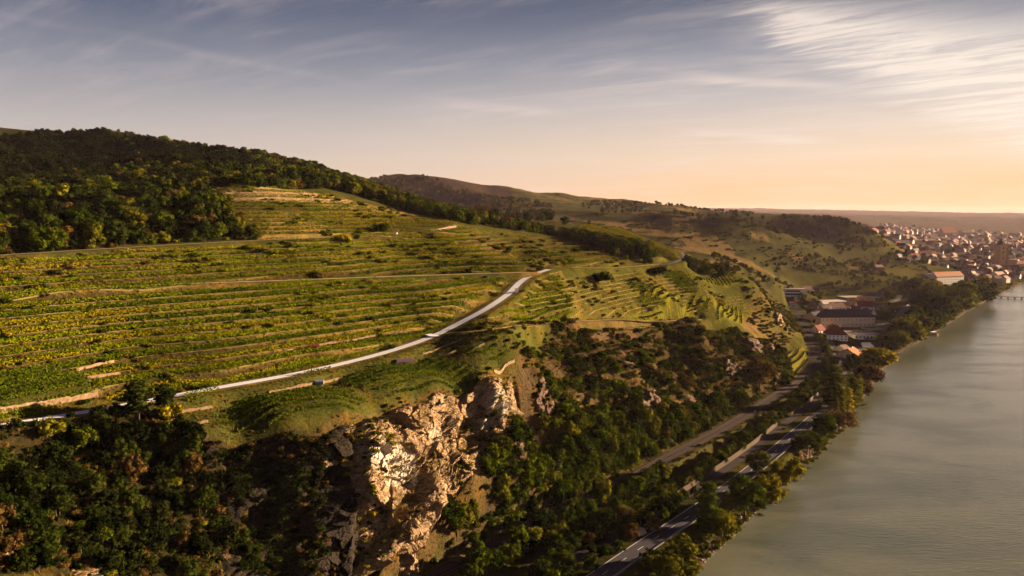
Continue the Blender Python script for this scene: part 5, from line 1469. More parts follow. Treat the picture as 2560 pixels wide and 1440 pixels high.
def contour_rows(poly, levels, label, group, leafs, drop, cut=(35, 100), hgt=1.8):
    pu = [1280 + F_PX * x / y for x, y in poly]; u0, u1 = min(pu), max(pu)
    base = label; kb = [None]
    m = gmask(poly) & ~M_PLOT
    for wy in WAYS: pass
    W_ = WF
    for lv in levels:
        up = (W_[:-1] < lv) & (W_[1:] >= lv) & m[:-1]
        cols_ = np.nonzero(up.any(0))[0]
        if len(cols_) == 0: continue
        kk = int(lv // STEP)
        if kb[0] is None: kb[0] = kk
        ff = lv / STEP - kk; fs_ = sorted(set(round(l / STEP - math.floor(l / STEP + 1e-6), 3) for l in levels)); ri = int(np.argmin([abs(ff - q) for q in fs_]))
        rowname = '' if len(fs_) == 1 else (('front ', 'back ') if len(fs_) == 2 else ('front ', 'middle ', 'back '))[ri]
        label = None
        def lab_of(cur):
            c = cur[len(cur) // 2]; t = ((1280 + F_PX * c[0] / c[1]) - u0) / max(1, u1 - u0)
            return '%svine row of the %s terrace up, %s stretch, %s' % (rowname, nth(kk - kb[0]), ('far left', 'left', 'mid left', 'middle', 'mid right', 'right', 'far right')[int(np.clip(t * 7, 0, 6))], base)
        run = []
        def flush(run):
            if len(run) < 5: return
            p = np.array(run); k = ~near_way(p[:, 0], p[:, 1], 2.0)
            # cut into stretches
            s = 0.0; nxt = rng.uniform(*cut); cur = []; on = rng.random() > drop
            for i in range(len(p)):
                if i: s += math.hypot(p[i, 0] - p[i - 1, 0], p[i, 1] - p[i - 1, 1])
                if s > nxt:
                    if len(cur) > 4 and on: add_row(np.array(cur), lab_of(cur), group, leafs[int(rng.integers(len(leafs)))], hgt)
                    cur = []; on = rng.random() > drop; nxt = s + (rng.uniform(*cut) if on else rng.uniform(6, 22))
                if k[i]: cur.append(p[i])
                else:
                    if len(cur) > 4 and on: add_row(np.array(cur), lab_of(cur), group, leafs[int(rng.integers(len(leafs)))], hgt)
                    cur = []
            if len(cur) > 4 and on: add_row(np.array(cur), lab_of(cur), group, leafs[int(rng.integers(len(leafs)))], hgt)
        lastr = None; lastc = None
        for c in cols_:
            i = int(np.argmax(up[:, c])); t = (lv - W_[i, c]) / (W_[i + 1, c] - W_[i, c] + 1e-9); rr_ = RR[i] + t * (RR[i + 1] - RR[i])
            if lastc is not None and (c - lastc > 2 or abs(rr_ - lastr) > 0.02 * rr_): flush(run); run = []
            x, y = rr_ * math.sin(TT[c]), rr_ * math.cos(TT[c]); run.append((x, y, 0.0)); lastr, lastc = rr_, c
        flush(run)
def levels(z0, z1, fs): return [(k + f) * STEP for k in range(int(z0 // STEP), int(z1 // STEP) + 1) for f in fs]
V1, V2 = ['vine_leaf', 'vine_leaf', 'vine_leaf', 'vine_dark', 'vine_leaf2'], ['vine_leaf', 'vine_leaf2']
contour_rows(A_V1, levels(60, 106, (.06, .30, .54)), 'above the pale track', 'vine rows between the two lower lanes', V1, .10)
contour_rows(A_V2, levels(88, 126, (.10, .38)), 'above the sandy lane', 'vine rows below the upper lane', V1, .22)
contour_rows(A_V3, levels(112, 168, (.3,)), 'bright upper vineyard', 'vine rows of the bright upper vineyard', V2, .25)
contour_rows(A_V3b, levels(150, 185, (.3,)), 'topmost small vineyard', 'vine rows of the topmost small vineyard', V2, .1)
contour_rows(A_V4, levels(40, 98, (.08, .34, .58)), 'right of the climbing track', 'vine rows right of the climbing track', V1, .16)
contour_rows(A_V5, levels(80, 122, (.3,)), 'near the hill crest', 'vine rows near the hill crest', V1, .2)
contour_rows(A_V6, levels(50, 75, (.2, .5)), 'below the dirt path', 'vine rows below the dirt path', V1, .1)
def plot_rows(poly, d0, d1, spacing, label, group, leaf, hgt=1.9, gap=0.0, curve=0.0):
    a, b = np.array(hit(*d0))[:2], np.array(hit(*d1))[:2]; t = (b - a) / np.linalg.norm(b - a); n = np.array([-t[1], t[0]])
    p = np.array(poly); pn, pt = p @ n, p @ t
    base = label; cnt = -1
    org = np.array([0.0, 0.0]); offs = list(np.arange(pn.min() + spacing * .5, pn.max(), spacing))
    if abs(pn.min()) > abs(pn.max()): offs = offs[::-1]
    for o in offs:
        s = np.arange(pt.min(), pt.max(), .7)
        cv = curve * np.sin((s - pt.min()) / max(1, (pt.max() - pt.min())) * 6.28)
        x, y = n[0] * (o + cv) + t[0] * s, n[1] * (o + cv) + t[1] * s
        k = inpoly(x, y, poly) & ~near_way(x, y, 2.2)
        idx = np.nonzero(k)[0]
        if len(idx) < 6: continue
        cnt += 1; label = '%s row from the near side, main stretch, %s' % (nth(min(cnt, 58)), base)
        for run in np.split(idx, np.nonzero(np.diff(idx) > 1)[0] + 1):
            if len(run) > 5: add_row(np.column_stack([x[run], y[run], 0 * x[run]]), label, group, leaf, hgt, .34)
plot_rows(PL_A, (540,1060), (912,1006), 2.9, 'dark green vines of the left cliff top plot', 'vine rows of the left cliff top plot', 'vine_dark', 1.6)
plot_rows(PL_A2, (460,1010), (820,942), 2.5, 'vines of the narrow strip under the pale track', 'vine rows of the narrow strip under the track', 'vine_leaf')
plot_rows(PL_B, (858,966), (1140,902), 2.9, 'dense vines of the middle cliff top plot', 'vine rows of the middle cliff top plot', 'vine_dark', 1.6)
plot_rows(PL_C, (1177,892), (1227,865), 2.4, 'vines of the small striped plot at the cliff edge', 'vine rows of the small striped plot', 'vine_dark')
plot_rows(PL_D, (0,985), (230,952), 2.2, 'dense vines of the lower left vineyard', 'vine rows of the lower left vineyard', 'vine_dark')
for PLi, d0, d1, sp, cv, nm in ((PR1,(1642,747),(1670,727),4.2,0,'first striped downhill plot'),(PR2,(1697,760),(1720,742),4.2,0,'second striped downhill plot'),(PR3,(1655,792),(1720,770),3.6,0,'lower striped plot at the hill nose'),
                           (PR4,(1797,765),(1793,810),3.6,1.6,'wavy plot at the hill nose'),(PR5,(1947,905),(1975,879),4.2,.8,'little vineyard inside the railway bend'),(PR6,(1550,785),(1642,762),3.2,0,'long narrow plot above the dirt path'),(PR7,(1735,678),(1752,692),4.5,1.0,'uppermost striped plot at the nose')):
    plot_rows(PLi, d0, d1, sp, 'bright vines of the ' + nm, 'vine rows of the ' + nm, 'dark_leaf', 2.1, curve=cv)
plot_rows(A_SP, (1480,570), (1660,630), 6.0, 'vines on the next spur', 'vine rows on the next spur', 'vine_leaf2')
print('ROWS', len(ROWS))
order = sorted(range(len(ROWS)), key=lambda i: -ROWS[i][4])
big = set(order[:298])
def stake_mesh():
    V = [(a * .035, b * .035, z) for z in (-.3, 2.0) for a, b in ((-1, -1), (1, -1), (1, 1), (-1, 1))]
    me = bpy.data.meshes.new('stake'); me.from_pydata(V, [], [(0, 1, 5, 4), (1, 2, 6, 5), (2, 3, 7, 6), (3, 0, 4, 7), (4, 5, 6, 7)]); me.update(); me.materials.append(M['post']); return me
STAKE = stake_mesh()
rest = {}
for i, (pts, label, group, leaf, score, D, hgt, wid) in enumerate(ROWS):
    p = pts.copy(); p[:, 2] = gz(p[:, 0], p[:, 1]) - .05
    k = 250.0 / D
    dens = 13.0 * min(1.2, max(.34, k ** 1.1)); size = 0.30 * max(.85, (D / 250.0) ** .75)
    Q = row_leaves(p, hgt, wid, dens, size, rng)
    if i in big:
        b0 = p[len(p) // 2].copy()
        o = mesh('vine_row', Q - b0, np.arange(len(Q)).reshape(-1, 4), M[leaf], uniform=4); o.location = b0
        for alt in ('stretch', 'end', 'tip', 'corner'):
            lb = label.replace('stretch', alt)
            if lb not in USED: break
        USED.add(lb); tag(o, ' '.join(lb.split()[:16]), 'vine row', group)
        if D < 460:
            for e in (0, -1):
                if rng.random() < .5:
                    s = bpy.data.objects.new('stake', STAKE); COL.objects.link(s); s.parent = o
                    s.location = p[e] - b0; s.rotation_euler = (rng.normal(0, .08), rng.normal(0, .08), rng.random())
    else:
        rest.setdefault(leaf, []).append(Q)
for leaf, L in rest.items():
    Q = np.concatenate(L)
    o = mesh('distant_vines', Q, np.arange(len(Q)).reshape(-1, 4), M[leaf], uniform=4)
    tag(o, 'smaller vine rows too far away to tell apart', None, None, 'stuff')

# crisp dry-grass edges along the front of every terrace
V, Fq = [], []
for poly, z0, z1 in ((A_V1, 60, 106), (A_V2, 88, 126), (A_V4, 40, 98), (A_V3, 112, 168), (A_V5, 80, 122)):
    m_ = gmask(poly) & ~M_PLOT
    for kk in range(int(z0 // STEP), int(z1 // STEP) + 1):
        lv = kk * STEP + .02
        up = (WF[:-1] < lv) & (WF[1:] >= lv) & m_[:-1]; cs_ = np.nonzero(up.any(0))[0]; prev = None
        for c in cs_:
            i = int(np.argmax(up[:, c])); t = (lv - WF[i, c]) / (WF[i + 1, c] - WF[i, c] + 1e-9); r_ = RR[i] + t * (RR[i + 1] - RR[i])
            x, y = r_ * math.sin(TT[c]), r_ * math.cos(TT[c])
            on = vnoise(np.array([x / 22.0]), np.array([y / 22.0 + kk * 3.7]))[0] > -0.42
            if on:
                ux, uy = math.sin(TT[c]), math.cos(TT[c]); w_ = .13 + .10 * rng.random()
                V += [(x - ux * w_, y - uy * w_, 0), (x + ux * w_, y + uy * w_, 0)]
                if prev is not None and prev[0] == c - 1 and abs(prev[1] - r_) < .012 * r_: o = len(V); Fq.append((o - 4, o - 3, o - 1, o - 2))
                prev = (c, r_)
            else: prev = None
V = np.array(V); k = near_way(V[:, 0], V[:, 1], 1.0); V[:, 2] = gz(V[:, 0], V[:, 1]) + .10
Fq = np.array(Fq); Fq = Fq[~k[Fq].any(1)]
M['edge'] = asphalt('terrace_edge_grass', (0.105, 0.080, 0.028), 0.5)
o = mesh('terrace_edges', V, Fq, M['edge'], uniform=4); tag(o, 'thin dry grass edges along the vineyard terraces', None, None, 'stuff')
# ------------------------------------------------------------------ buildings
for nm, c in (('wall_white', (.74, .70, .69)), ('town_white', (.34, .31, .31)), ('town_cream', (.24, .195, .155)), ('town_pink', (.18, .135, .125)), ('town_grey', (.14, .125, .13)), ('wall_cream', (.62, .50, .40)), ('wall_yellow', (0.5, 0.37, 0.16)), ('wall_pink', (0.27, 0.2, 0.18)), ('wall_grey', (.42, .39, .40)), ('wall_ochre', (0.34, 0.21, 0.105)),
              ('roof_red', (0.13, 0.024, 0.02)), ('roof_brown', (0.09, 0.042, 0.034)), ('roof_orange', (0.22, 0.075, 0.034)), ('roof_slate', (0.04, 0.032, 0.046)), ('roof_grey', (.22, .18, .18)), ('roof_pink', (0.16, 0.08, 0.068)),
              ('pane', (.03, .032, .04)), ('frame', (.55, .50, .46)), ('lime', (.50, .58, .06)), ('yellow', (.72, .60, .03)), ('car_white', (.75, .75, .75)), ('car_dark', (.04, .04, .05)), ('car_red', (.30, .03, .03)), ('car_grey', (.30, .30, .33)),
              ('tyre', (.02, .02, .02)), ('hull', (.10, .06, .06)), ('purple', (.075, .040, .085)), ('tank', (.10, .12, .20)), ('skin', (.45, .28, .2)), ('cloth', (.08, .05, .07)), ('copper', (.06, .055, .05))):
    M[nm] = simple(nm, c, 0.25 if nm == 'pane' else 0.8, 0.35, 0.12 if 'car' in nm else 0.25, 0.5 if nm in ('pane', 'car_white', 'car_dark', 'car_red', 'car_grey') else 0.15)
def box(x0, x1, y0, y1, z0, z1):
    return ([(x0,y0,z0),(x1,y0,z0),(x1,y1,z0),(x0,y1,z0),(x0,y0,z1),(x1,y0,z1),(x1,y1,z1),(x0,y1,z1)], [(0,3,2,1),(4,5,6,7),(0,1,5,4),(1,2,6,5),(2,3,7,6),(3,0,4,7)])
def joinp(*parts):
    V, Fc = [], []
    for v, f in parts:
        o = len(V); V += v; Fc += [tuple(i + o for i in q) for q in f]
    return V, Fc
def part(name, vf, m, parent): return mesh(name, vf[0], vf[1], M[m], parent)
def gable(w, d, z, h, e=.5, t=.25):
    X, Yy = w / 2 + e, d / 2 + e; s = h / (d / 2); zo = z - e * s
    V = [(-X,-Yy,zo),(X,-Yy,zo),(X,0,z+h),(-X,0,z+h),(X,Yy,zo),(-X,Yy,zo)]
    V += [(x, y, q + t) for x, y, q in V]
    return V, [(6,7,8,9),(9,8,10,11),(0,3,2,1),(3,5,4,2),(0,1,7,6),(5,11,10,4),(0,6,9,3),(3,9,11,5),(1,2,8,7),(2,4,10,8)]
def hip(w, d, z, h, e=.5):
    X, Yy = w / 2 + e, d / 2 + e; k = max(.3, w / 2 - d / 2 * .9)
    return [(-X,-Yy,z),(X,-Yy,z),(X,Yy,z),(-X,Yy,z),(-k,0,z+h),(k,0,z+h)], [(0,1,5,4),(1,2,5),(2,3,4,5),(3,0,4),(0,3,2,1)]
def gwalls(w, d, z, h):
    X, Yy = w / 2, d / 2
    V = [(-X,-Yy,-1.5),(X,-Yy,-1.5),(X,Yy,-1.5),(-X,Yy,-1.5),(-X,-Yy,z),(X,-Yy,z),(X,Yy,z),(-X,Yy,z),(-X,0,z+h-.05),(X,0,z+h-.05)]
    return V, [(0,1,5,4),(2,3,7,6),(1,2,6,9,5),(3,0,4,8,7),(0,3,2,1),(4,5,9,8),(6,7,8,9)]
PANE = {}
def window(parent, x, y, z, w, h, face):
    key = (round(w, 2), round(h, 2))
    if key not in PANE:
        vf = joinp(box(-w/2, w/2, -.05, .05, -h/2, h/2)); me = bpy.data.meshes.new('window'); me.from_pydata(*[vf[0], [], vf[1]]); me.update(); me.materials.append(M['pane'])
        fr_ = joinp(box(-w/2-.12, w/2+.12, -.08, .04, h/2, h/2+.12), box(-w/2-.12, w/2+.12, -.10, .04, -h/2-.12, -h/2), box(-w/2-.12, -w/2, -.08, .04, -h/2, h/2), box(w/2, w/2+.12, -.08, .04, -h/2, h/2))
        mf = bpy.data.meshes.new('frame'); mf.from_pydata(fr_[0], [], fr_[1]); mf.update(); mf.materials.append(M['frame']); PANE[key] = (me, mf)
    me, mf = PANE[key]
    o = bpy.data.objects.new('window', me); COL.objects.link(o); o.parent = parent; o.location = (x, y, z); o.rotation_euler = (0, 0, face)
    f = bpy.data.objects.new('frame', mf); COL.objects.link(f); f.parent = o
def house(u, v, w_px, wall_px, roof_px, depth, yaw, wall, roof, label, kind='gable', name='house', cat='house', wins=(0, 0, 0), chim=0, group=None, z=None, endwins=(0, 0)):
    c = hit(u, v); D = math.hypot(c[0], c[1]); k = D / F_PX
    w, hz_, rh = w_px * k, wall_px * k, roof_px * k
    gp = min(g1(c[0] + a, c[1] + b) for a in (-w / 3, 0, w / 3) for b in (0, depth * .6))
    rz = R(yaw)
    # front wall stands at the seen base: move the centre back by half the depth
    cx_, cy_ = c[0] - math.sin(rz) * (-depth / 2) * -1 * -1, c[1] + math.cos(rz) * depth / 2
    root = empty(name, (cx_, cy_, c[2] if z is None else z), rz); tag(root, label, cat, group)
    if kind == 'gable':
        part('wall', gwalls(w, depth, hz_, rh), wall, root); rf = part('roof', gable(w, depth, hz_ + .03, rh), roof, root)
    elif kind == 'hip':
        part('wall', box(-w/2, w/2, -depth/2, depth/2, -1.5, hz_), wall, root); rf = part('roof', hip(w, depth, hz_ + .02, rh), roof, root)
    elif kind == 'pyramid':
        part('wall', box(-w/2, w/2, -depth/2, depth/2, -1.5, hz_), wall, root); X, Yy = w/2+.4, depth/2+.4
        rf = part('roof', ([(-X,-Yy,hz_+.02),(X,-Yy,hz_+.02),(X,Yy,hz_+.02),(-X,Yy,hz_+.02),(0,0,hz_+rh)], [(0,1,4),(1,2,4),(2,3,4),(3,0,4),(0,3,2,1)]), roof, root)
    else:
        part('wall', box(-w/2, w/2, -depth/2, depth/2, -1.5, hz_), wall, root)
        rf = part('roof', joinp(box(-w/2-.3, w/2+.3, -depth/2-.3, depth/2+.3, hz_+.02, hz_+.35), box(-w/2-.3, w/2+.3, -depth/2-.3, -depth/2-.05, hz_+.35, hz_+.75), box(-w/2-.3, w/2+.3, depth/2+.05, depth/2+.3, hz_+.35, hz_+.75)), roof, root)
    nx, nzr, ww = wins
    for r_ in range(nzr):
        for i in range(nx):
            window(root, -w/2 + (i + .5) * w / nx, -depth/2 - .02, hz_ * (r_ + .55) / nzr, ww, min(1.5, hz_ / nzr * .5), 0)
    ex, er = endwins
    for r_ in range(er):
        for i in range(ex):
            for s in (1, -1): window(root, s * (w/2 + .02), -depth/2 + (i + .5) * depth / ex, hz_ * (r_ + .55) / er, .9, min(1.3, hz_ / er * .5), s * R(90))
    for i in range(chim):
        x = (-.3 + .6 * i / max(1, chim - 1)) * w if chim > 1 else .22 * w
        part('chimney', box(x - .4, x + .4, -.5, .3, hz_ + rh * .5, hz_ + rh + 1.0), 'wall_white', rf)
    return root, w, hz_, depth
# ---- village by the bend
house(2118,818,126,22,18,13,3,'wall_cream','roof_slate','long cream building with a dark hipped slate roof','hip','long_building','building',(13,2,1.0),3,endwins=(3,2))
house(2037,806,22,6,14,30,20,'wall_cream','roof_slate','dark slate roofed wing at the left end of the long building','gable','house','house')
house(2092,778,34,9,9,12,12,'wall_white','roof_brown','white gabled house with two dark gable windows and brown roof','gable','house','house',(4,1,1.0),2,endwins=(2,2))
house(2084,789,28,5,6,9,2,'wall_grey','roof_slate','low slate roofed annexe behind the long building','gable','house','house',(3,1,.9))
house(2169,774,36,7,11,15,-6,'wall_white','roof_red','dark red roofed house with white gable end','gable','house','house',(3,1,1.0),1,endwins=(2,2))
house(2156,792,38,7,12,14,-4,'wall_cream','roof_brown','brown roofed house against the right end of the long building','gable','house','house',(3,1,1.0),1,endwins=(2,1))
house(2130,777,32,5,5,9,4,'wall_grey','roof_brown','low dark brown roof between the white and the red house','gable','house','house')
house(2045,834,22,8,10,11,24,'wall_white','roof_red','small white house with white edged red roof by the railway','gable','house','house',(2,1,.9),1,endwins=(2,1))
house(2100,852,44,13,20,17,-8,'wall_white','roof_red','large white house under a steep dark red hipped roof','hip','house','house',(5,2,1.0),1,endwins=(3,2))
house(2090,826,22,5,9,10,-20,'wall_cream','roof_orange','small orange hipped roof behind the large white house','hip','house','house')
house(2127,838,20,6,1,9,2,'wall_white','roof_grey','small flat roofed white block between house and yard','flat','building','building',(3,1,1.0))
fr_root, fw, fh, fd = house(2168,850,60,12,1,16,2,'wall_white','roof_grey','flat roofed white building with lime green sign panel','flat','commercial_building','building',(7,1,1.6))
part('sign_panel', box(fw * .22, fw * .46, -fd/2 - .14, -fd/2 - .05, fh * .45, fh * .92), 'lime', fr_root)
hr_, hw, hh, hd = house(2186,829,44,5,1,13,2,'wall_grey','roof_slate','low dark flat canopy with pale yellow edge','flat','filling_canopy','canopy')
part('fascia', box(-hw/2 - .35, hw/2 + .35, -hd/2 - .45, -hd/2 - .32, hh + .0, hh + .7), 'wall_yellow', hr_)
house(2119,900,30,8,16,20,38,'wall_cream','roof_orange','orange roofed house half hidden by the dark tree','gable','house','house',(2,1,1.0),1,endwins=(2,1))
house(2104,880,22,6,8,12,30,'wall_white','roof_brown','brown roofed wing behind the orange roofed house','gable','house','house')
house(2033,772,17,6,16,8,8,'wall_pink','roof_pink','pinkish little tower with a pointed pyramid roof','pyramid','tower_house','house')
wr, ww_, wh, wd = house(1990,741,50,17,1,14,-6,'wall_white','roof_grey','white modern building with two dark window bands','flat','modern_building','building')
for zz in (.30, .72): part('window_band', box(-ww_ * .44, ww_ * .22, -wd/2 - .10, -wd/2 - .02, wh * (zz - .11), wh * (zz + .11)), 'pane', wr)
house(2018,729,22,5,7,10,10,'wall_white','roof_pink','pale pink roofed house beside the modern white building','gable','house','house')
house(2041,729,18,4,5,9,-8,'wall_white','roof_slate','grey roofed house right of the pink roofed one','gable','house','house')
house(1985,763,18,4,3,8,0,'wall_white','roof_red','little white building at the end of the visible railway','gable','house','house')
house(2090,762,56,6,1,26,14,'wall_grey','roof_grey','long low grey roofed hall at the left of the museum court','flat','hall','building',(6,1,1.2))
house(2138,752,56,7,1,24,10,'wall_pink','roof_grey','low pale roofed hall behind the ruined arches','flat','hall','building')
house(2180,746,40,5,5,12,4,'wall_grey','roof_brown','long brown roofed shed right of the pale halls','gable','shed','building')

for u, v, wp, hp, rp, dep, yw, wl, rf, lab in (
    (2063,777,18,6,6,10,14,'wall_cream','roof_brown','small cream house between the pyramid tower and the white gabled house'),
    (2112,791,16,6,6,9,6,'wall_white','roof_red','little white red roofed house in the court behind the long building'),
    (2143,779,20,6,6,9,-8,'wall_white','roof_brown','white cottage squeezed between the two red roofed houses'),
    (2196,788,18,6,5,9,10,'wall_white','roof_slate','white slate roofed house by the curved village road'),
    (2206,776,16,6,5,9,20,'wall_pink','roof_brown','pinkish house at the start of the curved village road'),
    (2060,765,16,5,5,9,20,'wall_white','roof_grey','small grey roofed house right behind the pyramid tower'),
    (2204,744,20,6,5,10,8,'wall_cream','roof_pink','cream pink roofed house above the curved village road'),
    (2000,752,16,5,4,9,4,'wall_white','roof_brown','low white house under the modern white building'),
    (2141,846,14,6,4,8,0,'wall_pink','roof_orange','narrow orange roofed annexe beside the flat white block')):
    house(u, v, wp, hp, rp, dep, yw, wl, rf, lab, 'gable', 'house', 'house', (3, 1, .9), 1)
# ruined wall with two arches
def ruin():
    c = hit(2142,766); k = math.hypot(c[0], c[1]) / F_PX; root = empty('ruined_arcade', c, R(6)); tag(root, 'tan ruined wall with two tall arched openings', 'ruin')
    def arch(x0, x1, h, seed):
        V, Fc = [], []; n = 14; w = x1 - x0; iw = w * .30; cx2 = (x0 + x1) / 2; ih = h * .62
        inner = [(cx2 - iw, 0)] + [(cx2 - iw * math.cos(t), ih + iw * .8 * math.sin(t)) for t in np.linspace(0, math.pi, n)] + [(cx2 + iw, 0)]
        outer = [(x0, 0)] + [(x0 + w * i / (n - 1), h + .5 * math.sin(i * 2.1 + seed)) for i in range(n)] + [(x1, 0)]
        for yy in (-.8, .8):
            for p in inner + outer: V.append((p[0], yy, p[1] - (1 if p[1] == 0 else 0)))
        m_ = len(inner); tot = 2 * m_
        for i in range(m_ - 1):
            Fc += [(i, i + 1, m_ + i + 1, m_ + i), (tot + i, tot + m_ + i, tot + m_ + i + 1, tot + i + 1), (i, tot + i, tot + i + 1, i + 1), (m_ + i, m_ + i + 1, tot + m_ + i + 1, tot + m_ + i)]
        return V, Fc
    part('arch', arch(-24 * k, -2 * k, 20 * k, 1), 'wall_ochre', root); part('arch', arch(0, 22 * k, 23 * k, 2), 'wall_ochre', root)
    part('wall_stub', box(22.3 * k, 30 * k, -.7, .7, -1, 9 * k), 'wall_ochre', root)
ruin()
# ---- old town
hb, bw, bh, bd = house(2368,714,76,20,9,16,18,'wall_white','roof_orange','big white four storey building with orange roof behind the bank trees','gable','hotel_building','building',(12,4,1.3),0,endwins=(3,4))
house(2335,694,26,8,2,14,14,'wall_white','roof_pink','low white wing at the left of the big white building','flat','wing_building','building',(5,1,1.2))
house(2391,657,13,11,1,10,4,'wall_yellow','roof_grey','glowing yellow block alone below the town','flat','block_building','building',(3,2,1.2))
house(2469,713,11,19,3,9,20,'wall_ochre','roof_brown','narrow orange lit tower house by the water','gable','house','house',(2,3,.9))
house(2496,704,26,14,6,14,24,'wall_cream','roof_pink','cream gabled house beside the narrow orange house','gable','house','house',(4,2,1.0))
house(2432,694,14,5,8,12,30,'wall_pink','roof_orange','small house with pointed orange roof left of the cream house','gable','house','house')
house(2266,656,20,6,5,10,10,'wall_white','roof_red','leftmost white house at the edge of the town','gable','house','house',(3,1,1.0))
house(2288,648,22,7,5,11,14,'wall_white','roof_red','second white house with a row of arches at the town edge','gable','house','house',(4,1,1.0))
house(2312,640,24,6,5,11,8,'wall_white','roof_red','third white house climbing the town edge','gable','house','house',(3,1,1.0))
house(2250,607,40,6,1,30,4,'wall_white','roof_pink','long pale factory hall far across the plain','flat','factory_hall','building')
house(2310,606,60,4,3,40,2,'wall_pink','roof_brown','very long brown roofed hall across the plain','gable','factory_hall','building')
house(2372,592,34,9,12,40,10,'wall_pink','roof_orange','large building with a bright orange roof high in the far town','gable','palace_building','building')
house(2420,592,24,9,5,36,6,'wall_pink','roof_brown','twin gabled building right of the bright orange roof','gable','palace_building','building')
house(2348,616,10,8,2,14,0,'wall_yellow','roof_grey','small bright yellow block in the plain','flat','block_building','building')
house(2363,616,5,12,1,10,0,'wall_yellow','roof_grey','slim bright yellow silo in the plain','flat','silo','building')
house(2499,592,5,10,2,12,0,'wall_yellow','roof_brown','tiny yellow tower on the far plain','flat','tower','building')
def church(u, v, tower_px, spire_px, tw_px, nave_px, yaw, wall, nave_roof, label, side=1):
    c = hit(u, v); k = math.hypot(c[0], c[1]) / F_PX; root = empty('church', c, R(yaw)); tag(root, label, 'church')
    tw, th, sh, nl = tw_px * k, tower_px * k, spire_px * k, nave_px * k
    t = part('tower', box(-tw/2, tw/2, -tw/2, tw/2, -3, th), wall, root)
    prof = [(1.08, 0), (1.12, .08), (.85, .22), (.80, .35), (.45, .50), (.40, .62), (.12, .78), (.05, 1.0)]
    V, Fc = [], []
    for s, z in prof:
        for i in range(8): a = i * math.pi / 4 + math.pi / 8; V.append((s * tw * .58 * math.cos(a), s * tw * .58 * math.sin(a), th + z * sh))
    for j in range(len(prof) - 1):
        for i in range(8): Fc.append((j*8+i, j*8+(i+1) % 8, (j+1)*8+(i+1) % 8, (j+1)*8+i))
    Fc.append(tuple(range(7, -1, -1))); Fc.append(tuple((len(prof)-1)*8+i for i in range(8)))
    part('spire', (V, Fc), 'copper', root)
    for z in (.45, .68, .86): window(t, 0, -tw/2 - .03, th * z, tw * .22, th * .09, 0); window(t, tw/2 + .03, 0, th * z, tw * .22, th * .09, R(90))
    d = tw * 1.5; v_, f_ = gwalls(nl, d, th * .38, th * .20); off = side * (tw/2 + nl/2 + .3)
    part('nave', ([(x + off, y, z) for x, y, z in v_], f_), wall, root); v_, f_ = gable(nl, d, th * .38 + .05, th * .20)
    part('nave_roof', ([(x + off, y, z) for x, y, z in v_], f_), nave_roof, root)
church(2498,672,50,17,15,22,8,'wall_ochre','roof_orange','church with tall grey tower and dark onion spire above the old town')
church(2524,672,28,14,12,38,6,'wall_grey','roof_orange','church with big orange nave roof at the right edge')
church(2536,640,16,14,5,12,4,'wall_grey','roof_brown','distant church with thin dark spire behind the two larger ones')
# ---- ordinary houses of the town: a few kinds, copied
def kind_house(w, d, h, rh, wall, roof):
    a, b = gwalls(w, d, h, rh), gable(w, d, h + .03, rh, .4)
    mw = bpy.data.meshes.new('wall'); mw.from_pydata(a[0], [], a[1]); mw.update(); mw.materials.append(M[wall])
    mr = bpy.data.meshes.new('roof'); mr.from_pydata(b[0], [], b[1]); mr.update(); mr.materials.append(M[roof]); return mw, mr
KH, KN = [], []
for wl, wn in (('town_white', 'white'), ('town_cream', 'cream'), ('town_pink', 'pinkish'), ('town_grey', 'grey')):
    for rf, rn in (('roof_red', 'red'), ('roof_brown', 'brown'), ('roof_pink', 'pale pink'), ('roof_slate', 'dark slate')):
        KH.append(kind_house(rng.uniform(10, 18), rng.uniform(8, 12), rng.uniform(5, 9), rng.uniform(3, 5.5), wl, rf)); KN.append('%s house with %s roof' % (wn, rn))
TOWN = []
def town(poly, n, where, smax, sep):
    p = np.array(poly); lo, hi = p.min(0), p.max(0); got = []; tries = 0
    while len(got) < n and tries < 60000:
        tries += 1; x, y = rng.uniform(lo[0], hi[0]), rng.uniform(lo[1], hi[1])
        if not inpoly(np.array([x]), np.array([y]), poly)[0]: continue
        if any((x - a) ** 2 + (y - b) ** 2 < sep ** 2 for a, b in got): continue
        got.append((x, y)); TOWN.append((x, y, g1(x, y), rng.uniform(.8, smax), rng.normal(R(12), .5) + (R(90) if rng.random() < .35 else 0), int(rng.integers(len(KH))), where))
old = area((2400,690),(2430,664),(2480,655),(2560,652),(2560,700),(2510,708),(2450,712))
town(old, 110, 'in the old town', 1.1, 13)
town(area((2300,655),(2340,628),(2480,625),(2480,655),(2410,668),(2340,664)), 45, 'at the town edge', 1.05, 26)
town(area((2190,612),(2280,600),(2560,604),(2560,640),(2480,632),(2330,628),(2240,630)), 130, 'on the hazy plain', 1.3, 30)
town(area((2150,580),(2230,570),(2400,578),(2560,588),(2560,604),(2280,600)), 260, 'in the far town', 1.7, 36)
town(area((2130,574),(2200,560),(2330,572),(2400,580),(2230,578)), 110, 'behind the far town', 1.6, 45)
town(area((2150,660),(2230,645),(2260,640),(2250,668),(2170,680)), 4, 'among fields', 1.0, 30)
TOWN.sort(key=lambda t: math.hypot(t[0], t[1]) / t[3])
_tx = np.array([(t[0], t[1]) for t in TOWN[:270]])
